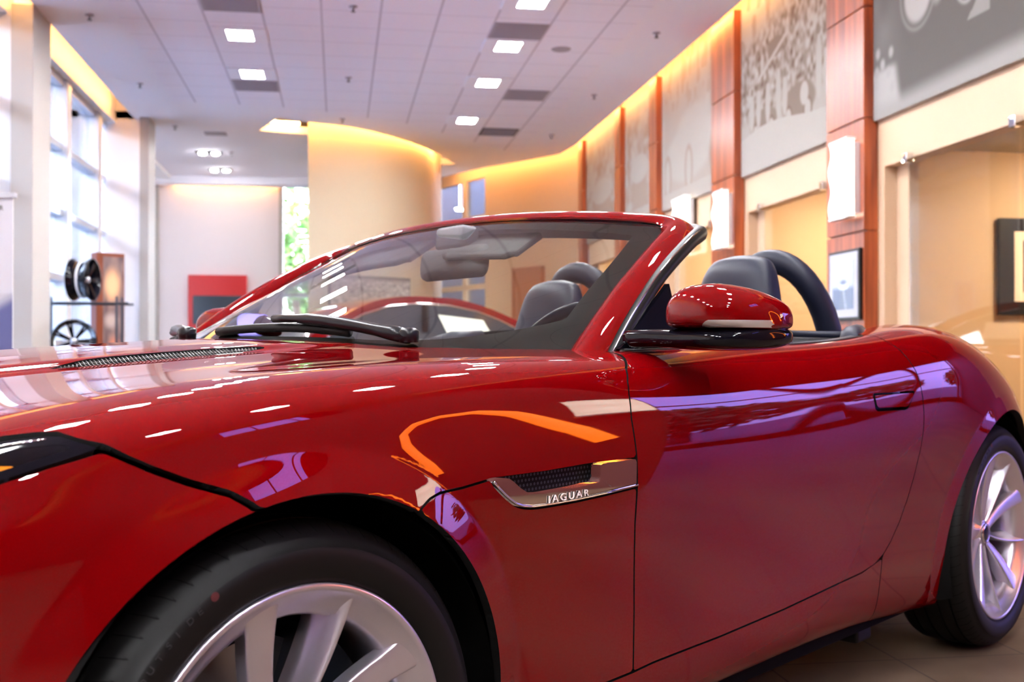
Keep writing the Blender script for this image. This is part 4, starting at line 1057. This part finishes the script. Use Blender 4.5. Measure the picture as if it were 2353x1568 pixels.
# header underside trim (grey) with sun visors and mirror console
def under(name,y0,y1,drop,lenx,m):
    v=[];f=[];n=30
    for i in range(n+1):
        y=y0+(y1-y0)*i/n; k=(abs(y)/.585)**2.2; x=1.225+.068*k; z=1.236-.036*k
        v+=[(x-.03,y,z-.022),(x+.05,y,z-.028-drop*.3),(x+.10,y,z-.012),(x+.02-lenx,y,z-.026-drop)]
    for i in range(n): a=4*i; f+=[(a,a+1,a+5,a+4),(a+1,a+2,a+6,a+5),(a+3,a,a+4,a+7),(a+1,a+3,a+7,a+5)]
    return link_mesh(name,v,f,m,car,False)
under('header_trim',-.56,.56,.018,.0,M['headliner'])
def visor(y0,y1):
    n=16; v=[];f=[]
    for i in range(n+1):
        y=y0+(y1-y0)*i/n; k=(abs(y)/.585)**2.2; x=1.225+.068*k; z=1.236-.036*k
        dl=.125 if 1<i<n-1 else .11
        v+=[(x-.01,y,z-.030),(x-.01-dl*.86,y,z-.030-dl*.50),(x-.004-dl*.86,y,z-.046-dl*.50),(x+.002,y,z-.046)]
    for i in range(n):
        a=4*i
        for k in range(4): f.append((a+k,a+(k+1)%4,a+4+(k+1)%4,a+4+k))
    f+=[(3,2,1,0),(4*n,4*n+1,4*n+2,4*n+3)]
    o=link_mesh('sun_visor',v,f,M['headliner'],car,False); b=o.modifiers.new('b','BEVEL'); b.width=.006; b.segments=2
visor(-.27,-.02); visor(.10,.50)
# rear-view mirror
rm=MB()
n=20
def rr_(w,h,r,n=6):
    P=[]
    for cx,cy,a0 in((w-r,h-r,0),(-w+r,h-r,90),(-w+r,-h+r,180),(w-r,-h+r,270)):
        for k in range(n+1): a=R(a0+90*k/n); P.append((cx+r*math.cos(a),cy+r*math.sin(a)))
    return P
def loft_rect(mb,secs):
    """secs: list of (x, w, h, r) rounded rectangles stacked along local x"""
    k=None;v=[];f=[]
    for x,w,h,r in secs:
        P=rr_(w,h,r); k=len(P); v+=[(x,a,b) for a,b in P]
    for i in range(len(secs)-1):
        for j in range(k): f.append((i*k+j,i*k+(j+1)%k,(i+1)*k+(j+1)%k,(i+1)*k+j))
    f+=[tuple(range(k))[::-1],tuple(range((len(secs)-1)*k,len(secs)*k))]
    mb.add(v,f)
loft_rect(rm,[(-.026,.05,.016,.012),(-.02,.095,.028,.02),(-.004,.118,.036,.022),(.006,.122,.038,.022)])
o=rm.build('rear_view_mirror',mat('mirror_case',(.25,.25,.28),.4),car,smooth=True,autos=50); o.location=(1.165,-.02,1.130); o.scale=(1.2,1.28,1.12); o.rotation_euler=(0,R(6),R(-12))
g=MB(); loft_rect(g,[(.0062,.116,.033,.02),(.0068,.114,.031,.02)]); g.build('mirror_glass',M['chrome'],o)
MB().box(-.02,.03,-.05,.05,.03,.085).build('mirror_mount',M['headliner'],o,bevel=.01)
# ---- wipers (parked, near the base)
def wiper(y0,y1,name):
    P=[];n=16
    def onglass(u,v): 
        i=(u+1)/2*(nu-1); j=v*(nv-1); i0=int(min(i,nu-2)); j0=int(min(j,nv-2)); a=i-i0;b=j-j0
        p=GW[i0,j0]*(1-a)*(1-b)+GW[i0+1,j0]*a*(1-b)+GW[i0,j0+1]*(1-a)*b+GW[i0+1,j0+1]*a*b; nn=NW[i0,j0]; return p,nn
    pts=[];bl=[]
    for k in range(n+1):
        t=k/n; p,nn=onglass(y0+(y1-y0)*t,.075+.030*math.sin(PI*t)+.03*t)
        pts.append(p+nn*(.022+.010*math.sin(PI*t))); bl.append(p+nn*.010)
    w=MB().tube(pts[:11],[.021,.021]+[.017]*6+[.012]*3,10,flat=.75).build('wiper',M['black'],car,smooth=True)
    MB().tube(bl[4:],.010,8).build('wiper_blade',M['rubber'],w,smooth=True)
    MB().lathe([(-.012,.0),(-.012,.020),(.010,.022),(.016,.014),(.018,0)],'z',20,tuple(pts[0])).build('wiper_pivot',M['black'],w,smooth=True)
wiper(-.62,.20,'a'); wiper(.36,.95,'b')
# black cowl under the glass base
v=[];f=[];n=40
for i in range(n+1):
    y=-.79+1.58*i/n; k=(abs(y)/.70)**2.2; v+=[(.50+.27*k,y,.905-.028*k),(.62+.27*k,y,.915-.04*k),(.60+.27*k,y,.80)]
for i in range(n): a=3*i; f+=[(a,a+1,a+4,a+3),(a+2,a,a+3,a+5)]
link_mesh('cowl',v,f,M['black'],car)
# ---- door mirrors
def door_mirror(mir):
    s=-1 if mir else 1
    # stations along y (outboard), elliptical superquadric sections in x-z
    st=[(-.868,.905,.970,.020,.022,.016),(-.872,.905,.970,.050,.034,.024),(-.885,.905,.971,.066,.046,.028),(-.915,.908,.972,.080,.056,.030),(-.95,.918,.972,.086,.058,.030),(-.99,.938,.970,.082,.053,.029),(-1.02,.960,.967,.072,.043,.027),(-1.042,.985,.963,.052,.030,.022),(-1.050,1.0,.960,.026,.014,.012)]
    ni=26; st=np.array(st); tt=np.linspace(0,len(st)-1,ni); S=pchip(np.arange(len(st)),st,tt); nk=48
    v=[];f=[];nn=[]
    for q in S:
        y,cx,cz,rx,rz,rb_=q; cx+=.035
        for k in range(nk):
            a=2*PI*k/nk; c_,s_=math.cos(a),math.sin(a); e=.78
            X_=cx+rx*math.copysign(abs(c_)**e,c_); Z_=cz+rz*math.copysign(abs(s_)**(.9),s_)
            if s_<0: Z_=cz-rb_*abs(s_)**.45
            v.append((X_,y*s,Z_))
    for i in range(ni-1):
        for k in range(nk):
            q=(i*nk+k,i*nk+(k+1)%nk,(i+1)*nk+(k+1)%nk,(i+1)*nk+k); f.append(q if s<0 else q[::-1])
    f+=[tuple(range(nk)) if s>0 else tuple(range(nk))[::-1], tuple(range((ni-1)*nk,ni*nk))[::-1] if s>0 else tuple(range((ni-1)*nk,ni*nk))]
    o=link_mesh('door_mirror',v,f,M['paint'],car)
    # black lower bowl and arm
    v=[];f=[]
    st2=[(-.790,.86,.925,.040,.018),(-.83,.87,.926,.046,.018),(-.87,.885,.925,.058,.019),(-.91,.905,.923,.072,.021),(-.96,.922,.923,.082,.022),(-1.0,.945,.924,.080,.022),(-1.03,.970,.926,.066,.020),(-1.043,.99,.929,.044,.015),(-1.050,1.0,.931,.012,.005)]
    S=pchip(np.arange(len(st2)),np.array(st2),np.linspace(0,len(st2)-1,24))
    for y,cx,cz,rx,rz in S:
        cx+=.04
        for k in range(32):
            a=2*PI*k/32; c_,s_=math.cos(a),math.sin(a)
            v.append((cx+rx*math.copysign(abs(c_)**.8,c_),y*s,cz+rz*math.copysign(abs(s_)**.7,s_)))
    for i in range(23):
        for k in range(32):
            q=(i*32+k,i*32+(k+1)%32,(i+1)*32+(k+1)%32,(i+1)*32+k); f.append(q if s<0 else q[::-1])
    f+=[tuple(range(32)) if s>0 else tuple(range(32))[::-1], tuple(range(23*32,24*32))[::-1] if s>0 else tuple(range(23*32,24*32))]
    link_mesh('mirror_base',v,f,M['gloss_black'],o)
    # indicator strip on the leading edge, lower outboard
    v=[];f=[];n=20
    sa=np.array(st)
    for i in range(n+1):
        t=i/n; y=-.957-.090*t
        cx,cz,rx,rz,rb_=[np.interp(-y,-sa[:,0],sa[:,c]) for c in range(1,6)]
        h0=.014*min(1,t*5+.1); zb=.9445
        ang=lambda z: abs(max(min((cz-z)/rb_,1),0))**(1/.45)
        def sx(z):
            q=ang(z); return cx+.035-rx*max(1-q*q,0)**.39-.0085
        v+=[(sx(zb),y*s,zb),(sx(zb+h0*.6),y*s,zb+h0*.6),(sx(zb+h0)+.001,y*s,zb+h0)]
    for i in range(n): a=3*i; f+=[(a,a+1,a+4,a+3),(a+1,a+2,a+5,a+4)]
    so_=link_mesh('signal_lamp',v,f,mat('clear_signal',(.75,.70,.70),.12,.6,coat=1),o)
    # inside glass
    g=MB(); loft_rect(g,[(0,.070,.036,.02),(.003,.069,.035,.02)]); q=g.build('mirror_glass',M['chrome'],o); q.location=(1.036,-.955*s,.975)
    # quarter trim triangle behind the pillar
    a,b,c3=(.86,-.785*s,.905),(1.06,-.80*s,.91),(1.105,-.735*s,1.045)
    w=.012*s
    MB().add([a,b,c3,(a[0],a[1]+w,a[2]),(b[0],b[1]+w,b[2]),(c3[0],c3[1]+w,c3[2])],[(0,1,2),(5,4,3),(0,3,4,1),(1,4,5,2),(2,5,3,0)]).build('mirror_triangle',M['gloss_black'],car)
    if mir:   # folded in on the far side
        pv=Matrix.Translation((.90,.82,0)); o.matrix_local=pv@Matrix.Rotation(R(-78),4,'Z')@pv.inverted()
stripmir(door_mirror)
# ---- wheels
def make_wheel(mir=False):
    w=MB()   # local: outer face towards -y at y=0, axle through origin
    w.lathe([(.004,.2545),(-.001,.2555),(-.004,.2535),(-.004,.2475),(.0,.2445),(.008,.236),(.018,.224),(.024,.214),(.036,.208),(.10,.208),(.15,.220),(.19,.232),(.205,.250),(.215,.252)],'y',128)
    root=w.build('wheel',M['alloy'],car,smooth=True)
    sp=MB()
    def spoke(ang,kind):
        # stations: radius -> list of (lateral offset, depth)
        Rr=[.035,.06,.09,.13,.17,.205,.228,.246]
        v=[];f=[];m=7
        for r in Rr:
            face=.052-.048*(r/.246)**1.25
            g=(r-.035)/.211
            if kind=='A':   # broad curved blade
                c_=-.012*math.sin(PI*min(g,1)); wl=.010+.018*g**.7; wr=.010+.012*g**.6
                if r>.22: wl+=.012*(r-.22)/.026
                sec=[(c_-wl,face+.030),(c_-wl,face+.008),(c_-wl*.9,face+.004),(c_,face+.001),(c_+wr*.9,face),(c_+wr,face+.004),(c_+wr,face+.040)]
            else:           # narrow ridge with a deep inward flank
                c_=.010*math.sin(PI*min(g,1)); wl=.008+.019*g**.8; wr=.005+.005*g
                if r>.22: wl+=.006*(r-.22)/.026
                sec=[(c_-wl,face+.060),(c_-wl,face+.042),(c_-wl*.55,face+.030),(c_-.002,face+.003),(c_+.002,face-.001),(c_+wr,face),(c_+wr+.001,face+.045)]
            for lo,dp in sec:
                # angle measured as in the photograph: from the front (−x) over the top
                ca,sa=math.cos(ang),math.sin(ang)
                x=-(r*ca - lo*(-sa)*-1); 
                x=-(r*ca)+(-(-sa))*lo; z=r*sa+ca*lo*1
                x=-(r*ca)+sa*lo; z=r*sa+ca*lo
                v.append((x,dp,z))
        for i in range(len(Rr)-1):
            for j in range(m-1): a=i*m+j; f.append((a,a+1,a+m+1,a+m))
        f.append(tuple(range(m))); f.append(tuple(range((len(Rr)-1)*m,len(Rr)*m))[::-1])
        return v,f
    for k in range(5):
        for kind,a0 in(('A',78),('B',111)):
            v,f=spoke(R(a0+72*k),kind); so_=link_mesh('spoke',v,f,M['alloy'],root,True)
            md=so_.modifiers.new('s','SUBSURF'); md.levels=2; md.render_levels=2
            es=None
    MB().lathe([(.046,.0),(.046,.030),(.050,.036),(.060,.045),(.066,.058),(.10,.062)],'y',48).build('hub',M['alloy'],root,smooth=True)
    MB().lathe([(.040,.0),(.041,.020),(.043,.026),(.050,.028)],'y',40).build('center_cap',M['gloss_black'],root,smooth=True)
    MB().lathe([(.041,.0255),(.0395,.028),(.044,.0305)],'y',40).build('cap_ring',M['chrome'],root,smooth=True)
    # tyre
    prof=[(.012,.2500),(.004,.2535),(-.002,.258),(-.007,.264),(-.010,.275),(-.0115,.290),(-.010,.303),(-.0085,.3045),(-.006,.306),(-.001,.315),(.006,.3235),(.014,.3300),(.024,.3345),(.040,.3368),(.040,.3300),(.046,.3300),(.046,.3375),(.075,.3388),(.075,.332),(.083,.332),(.083,.3390),(.118,.3392),(.118,.332),(.126,.332),(.126,.3390),(.160,.3385),(.160,.331),(.166,.331),(.166,.3370),(.190,.3345),(.205,.326),(.215,.31),(.219,.29),(.215,.265),(.205,.252)]
    ty=MB().lathe(prof,'y',160)
    # shoulder sipes
    sm_=MB()
    for k in range(72):
        a=2*PI*k/72; a2=a+.035
        for (aa,y0,r0),(ab,y1,r1) in (((a,.003,.3215),(a2,.036,.3375)),):
            d=.0022
            v=[(r0*math.cos(aa-d),y0,r0*math.sin(aa-d)),(r0*math.cos(aa+d),y0,r0*math.sin(aa+d)),(r1*math.cos(ab+d),y1,r1*math.sin(ab+d)),(r1*math.cos(ab-d),y1,r1*math.sin(ab-d)),
               ((r0+.007)*math.cos(aa),y0+.004,(r0+.007)*math.sin(aa)),]
            sm_.add([v[0],v[1],v[4]],[(0,1,2)])
            m0=((r0+.011)*math.cos((aa+ab)/2-d),.015,(r0+.0105)*math.sin((aa+ab)/2-d)); m1=((r0+.011)*math.cos((aa+ab)/2+d),.015,(r0+.0105)*math.sin((aa+ab)/2+d))
            sm_.add([v[0],v[1],m1,m0,v[2],v[3]],[(0,1,2,3),(3,2,4,5)])
    ty.add(sm_.v,sm_.f,1); t_=ty.build('tyre',None,root,autos=40,mats=[M['rubber'],M['liner']])
    MB().lathe([(-.0118,.0),(-.0118,.006)],'y',16,(-.299*math.cos(R(62)),0,.299*math.sin(R(62)))).build('tyre_dot',mat('red_dot',(.07,.006,.008),.7),root) if not mir else None
    # sidewall lettering
    lt=[]
    for q,ch in enumerate('OUTSIDE'):
        a=R(36+q*3.4); p=Vector((-.293*math.cos(a),-.0122,.293*math.sin(a)))
        rot=Matrix.Rotation(-(a-PI/2)*-1,4,'Y')@Matrix.Rotation(PI/2,4,'X')
        lt.append(text_mesh('letter',ch,.012,Matrix.Translation(p)@Matrix.Rotation(a-PI/2,4,'Y')@Matrix.Rotation(PI/2,4,'X'),M['tyre_print'],root,.0004,1.2))
    mb=MB()
    for o_ in lt:
        mb.add([tuple(v.co) for v in o_.data.vertices],[tuple(p.vertices) for p in o_.data.polygons]); bpy.data.objects.remove(o_)
    mb.build('tyre_lettering',M['tyre_print'],root)
    # brake disc and caliper
    MB().lathe([(.115,.07),(.115,.165),(.14,.165),(.14,.07)],'y',64).build('brake_disc',M['steel'],root,smooth=False,autos=30)
    c_=MB(); n=10; v=[]
    for i in range(n+1):
        a=R(20+50*i/n); 
        for r,y in((.10,.085),(.19,.085),(.19,.17),(.10,.17)): v.append((-r*math.cos(a)*-1,y,r*math.sin(a)))
    f=[(3,2,1,0),(4*n,4*n+1,4*n+2,4*n+3)]
    for i in range(n):
        for k in range(4): f.append((4*i+k,4*i+(k+1)%4,4*i+4+(k+1)%4,4*i+4+k))
    c_.add(v,f); c_.build('brake_caliper',M['metal_dark'],root,bevel=.004)
    return root
w0=make_wheel(); w0.location=(0,-.90,.339)
w1_=copy_tree(w0,car); w1_.location=(2.622,-.92,.339); w1_.rotation_euler=(0,R(7),0)
w2_=copy_tree(w0,car); w2_.location=(0,.90,.339); w2_.rotation_euler=(0,0,PI)
w3_=copy_tree(w0,car); w3_.location=(2.622,.92,.339); w3_.rotation_euler=(0,0,PI)
# ---- cabin
def rounded(name,secs,m,parent,axis='z'):
    """secs: (z, cx, cy, hx, hy, exponent) superellipse sections"""
    S=pchip(np.arange(len(secs)),np.array(secs,float),np.linspace(0,len(secs)-1,len(secs)*5)); nk=36; v=[];f=[]
    for z,cx,cy,hx,hy,e in S:
        for k in range(nk):
            a=2*PI*k/nk; c_,s_=math.cos(a),math.sin(a)
            v.append((cx+hx*math.copysign(abs(c_)**e,c_),cy+hy*math.copysign(abs(s_)**e,s_),z))
    for i in range(len(S)-1):
        for k in range(nk): f.append((i*nk+k,i*nk+(k+1)%nk,(i+1)*nk+(k+1)%nk,(i+1)*nk+k))
    f+=[tuple(range(nk))[::-1],tuple(range((len(S)-1)*nk,len(S)*nk))]
    return link_mesh(name,v,f,m,parent)
def seat(y):
    b=rounded('seat',[(.30,1.55,y,.27,.25,.5),(.50,1.56,y,.27,.26,.5),(.54,1.58,y,.25,.24,.6)],M['leather'],car)
    rounded('backrest',[(.48,1.84,y,.075,.25,.6),(.60,1.87,y,.085,.27,.6),(.80,1.92,y,.08,.255,.6),(.92,1.96,y,.07,.19,.7),(1.0,1.985,y,.065,.145,.75),(1.07,2.0,y,.062,.128,.75),(1.13,2.01,y,.055,.112,.78),(1.168,2.02,y,.040,.085,.85),(1.182,2.022,y,.012,.035,1)],M['leather'],b)
seat(-.38); seat(.38)
for o in kids(car):
    if o.name.startswith('seat') and o.name.endswith('.001'): o.location=(.05,0,-.04)
def hoop(y):
    P=[]
    for k in range(21):
        a=PI*k/20; P.append((2.19+.14*(1-math.sin(a))**1.3*.8,y-.15*math.cos(a),.90+.275*max(math.sin(a),0)**.75))
    h=MB().tube(P,.038,14).build('roll_hoop',M['leather'],car,smooth=True)
    P2=[(x+.034,yy*1.0+(yy-y)*.06,z+.004) for x,yy,z in P]
    MB().tube(P2,.010,8).build('hoop_trim',M['alu'],h,smooth=True)
hoop(-.38); hoop(.38)
# dashboard, wheel, console
v=[];f=[];n=30; prof=[(.52,.86),(.66,.905),(.80,.935),(.90,.945),(.98,.93),(1.02,.89),(1.02,.62)]
for i in range(n+1):
    y=-.74+1.48*i/n; br=.028*math.exp(-((y+.37)/.17)**2)-.03*(abs(y)/.74)**4
    for k,(x,z) in enumerate(prof): v.append((x+.03,y,z-.050+br*(k>1)))
k=len(prof)
for i in range(n):
    for j in range(k-1): a=i*k+j; f.append((a,a+1,a+k+1,a+k))
link_mesh('dashboard',v,f,M['interior'],car)
sw=MB(); P=[]
for k in range(40):
    a=2*PI*k/40; P.append((1.20+.18*math.sin(a)*.42,-.37+.18*math.cos(a),.845+.18*math.sin(a)*.90))
sw.tube(P,.016,12,closed=True); o=sw.build('steering_wheel',M['leather'],car,smooth=True)
s2=MB()
for a in(0,PI,-PI/2): s2.tube([(1.19,-.37,.84),(1.20+.17*math.sin(a)*.42,-.37+.17*math.cos(a),.845+.17*math.sin(a)*.9)],.012,8)
s2.lathe([(-.02,.0),(-.02,.05),(.02,.055)],'x',24,(1.19,-.37,.845)); s2.build('wheel_spokes',M['interior'],o,smooth=True)
MB().box(1.0,1.9,-.12,.12,.30,.62).build('center_console',M['interior'],car,bevel=.03)
MB().box(2.02,2.06,-.76,.76,.30,.86).build('rear_bulkhead',M['interior'],car,bevel=.01)
# soft-top stack / tonneau: black, between the haunches
v=[];f=[];nxn=30;nyn=30
for i in range(nxn+1):
    x=2.04+.56*i/nxn
    j=int(np.argmin(np.abs(Xg[:,0]-x))); jb=int(np.argmin(np.abs(Ts-9.3))); ye=Yg[j,jb]+.004; ze=Zg[j,jb]-.004
    for q in range(nyn+1):
        u=-1+2*q/nyn; dip=.03*(1-abs(u)**6)*math.exp(-((x-2.04)/.10)**2)
        v.append((x,u*ye,ze-.010-.012*(1-abs(u)**8)+.010*(1-u*u)-dip))
for i in range(nxn):
    for q in range(nyn): a=i*(nyn+1)+q; f.append((a,a+1,a+nyn+2,a+nyn+1))
tn=link_mesh('folded_roof',v,f,M['fabric'],car)
MB().tube([(2.10,-.68,.945),(2.12,-.35,.955),(2.12,.35,.955),(2.10,.68,.945)],.010,8).build('roof_seam',M['leather'],tn,smooth=True)
def speaker_pod(s):
    MB().tube([(1.87,.79*s,.915),(1.95,.76*s,.935),(2.06,.72*s,.945)],[.03,.035,.03],12).build('belt_corner',M['leather'],car,smooth=True)
speaker_pod(-1); speaker_pod(1)
# ================================================================ second car (red sedan behind) seen through the windscreen
def sedan(loc,rz):
    s=empty('sedan_car',loc,rz)
    xs=[-.95,-.85,-.5,0,.6,1.0,1.6,2.3,3.0,3.5,3.85,3.95]
    hw=[.55,.72,.86,.91,.93,.93,.93,.93,.92,.86,.72,.6]
    hz=[.62,.72,.80,.86,.92,.95,.96,.97,.98,.98,.92,.86]
    X=np.linspace(xs[0],xs[-1],160); Wd=gsm(pchip(xs,np.array(hw),X),3); Hh=gsm(pchip(xs,np.array(hz),X),3)
    tt=np.linspace(0,1,50); P=np.zeros((160,50,3))
    cy=[.80,.90,.96,.99,1.0,1.0,.97,.90,.74,.4,0]; cz=[.20,.22,.34,.50,.65,.78,.88,.955,.99,1.015,1.02]
    cyi=pchip(np.linspace(0,1,11),np.array(cy),tt); czi=pchip(np.linspace(0,1,11),np.array(cz),tt)
    P[...,0]=X[:,None]; P[...,1]=-Wd[:,None]*cyi[None]; P[...,2]=czi[None]*Hh[:,None]; P[:,:,2]=np.where(czi[None]<.4,czi[None]*.9,P[:,:,2])
    Nn=grid_normals(P); 
    if Nn[80,20,1]>0: Nn=-Nn
    A=P[...,0];Z=P[...,2]
    f=np.minimum(np.hypot(A,Z-.34)-.40,np.hypot(A-2.9,Z-.34)-.40)
    body=panel('body_shell',f,M['paint'],s,grid=(P,Nn),both=True,depth=.02)
    # greenhouse: side outline lofted inwards
    out=[(.75,.93),(.95,1.03),(1.20,1.17),(1.45,1.29),(1.75,1.39),(2.1,1.43),(2.5,1.42),(2.85,1.35),(3.15,1.24),(3.45,1.10),(3.65,.97)]
    O=pchip(np.arange(11),np.array(out),np.linspace(0,10,60))
    n=24; Q=np.zeros((60,n,3))
    for i,(x,z) in enumerate(O):
        zr=(z-.93)/.5; yt=.80-.24*zr
        for k in range(n):
            u=k/(n-1); Q[i,k]=(x,-yt*(1-u**3)*(1) if False else -yt*math.cos(u*PI/2)**.6,z+.03*math.sin(u*PI/2)*zr-.02*zr)
    Nq=grid_normals(Q)
    if Nq[30,20,2]<0: Nq=-Nq
    gl_f=np.minimum(np.minimum(1.0,(1.22-Q[...,0])*1),(.50-np.abs(Q[...,1]))*1)
    glass=M['screen']
    wnd=np.maximum(np.minimum(1.36-Q[...,0],.62-(Q[...,2]-.93)*.30-np.abs(Q[...,1])),np.minimum(Q[...,0]-2.95,.56-(Q[...,2]-.93)*.2-np.abs(Q[...,1])))
    panel('roof',-wnd,M['paint'],s,grid=(Q,Nq),both=True,depth=.01)
    panel('screen_glass',wnd,M['dkglass'],s,grid=(Q,Nq),both=True,depth=0)
    # sides below the roof arc
    for sg in(-1,1):
        v=[];ff=[];m=60
        for i,(x,z) in enumerate(O):
            zr=(z-.93)/.5; v+=[(x,sg*(.80-.24*zr),z),(x,sg*.86,.90)]
        for i in range(m-1): a=2*i; q=(a,a+1,a+3,a+2); ff.append(q if sg>0 else q[::-1])
        side=link_mesh('side_frame',v,ff,M['paint'],s)
        W_=[(1.02,.97),(1.25,1.12),(1.5,1.24),(1.8,1.325),(2.1,1.355),(2.45,1.345),(2.75,1.29),(3.0,1.20),(3.2,1.10),(3.3,1.0),(3.2,.965),(2.2,.955)]
        yv=lambda x,z: sg*(.865-.28*(z-.90)/.5-.0)
        MB().add([(x,yv(x,z)+sg*.012,z) for x,z in W_],[tuple(range(len(W_))) if sg<0 else tuple(range(len(W_)))[::-1]]).build('side_window',M['dkglass'],side)
        MB().tube([(x,yv(x,z)+sg*.016,z) for x,z in W_],.010,8,closed=True).build('window_trim',M['chrome'],side,smooth=True)
        MB().box(2.08,2.15,min(yv(2.1,1.1)+sg*.012,yv(2.1,1.1)+sg*.03),max(yv(2.1,1.1)+sg*.012,yv(2.1,1.1)+sg*.03),.97,1.34).build('window_post',M['gloss_black'],side)
    pp=[(2.30,1.25),(2.80,1.20),(2.86,1.02),(2.36,1.02)]
    MB().add([(x,-(.865-.28*(z-.90)/.5)-.022,z) for x,z in pp]+[(x,-(.865-.28*(z-.90)/.5)-.020,z) for x,z in pp],[(0,3,2,1),(4,5,6,7)]).build('price_sheet',M['paper'],s)
    for x in(0,2.9):
        for sg in(-1,1):
            w=empty('wheel',(x,sg*.86,.34)); w.parent=s
            MB().lathe([(.02*sg*-1*-1,.22),(.0,.25),(0,.31),(.02*-sg,.338),(.2*-sg,.338),(.22*-sg,.3)],'y',40).build('tyre',M['rubber'],w,smooth=True)
            r_=MB().lathe([(-.02*sg,0),(-.01*sg,.06),(-.03*sg,.2),(0,.25)],'y',40); r_.build('rim',M['alloy'],w,smooth=True)
    MB().box(-.6,3.6,-.75,.75,.18,.3).build('underbody',M['liner'],s)
    return s
M['dkglass']=mat('dark_window',(.03,.035,.045),.05,coat=1)
sd=sedan((-1.42,10.75,0),R(23))
tag(sd,'red sedan with chrome window trim, parked behind and seen through the windscreen','car')
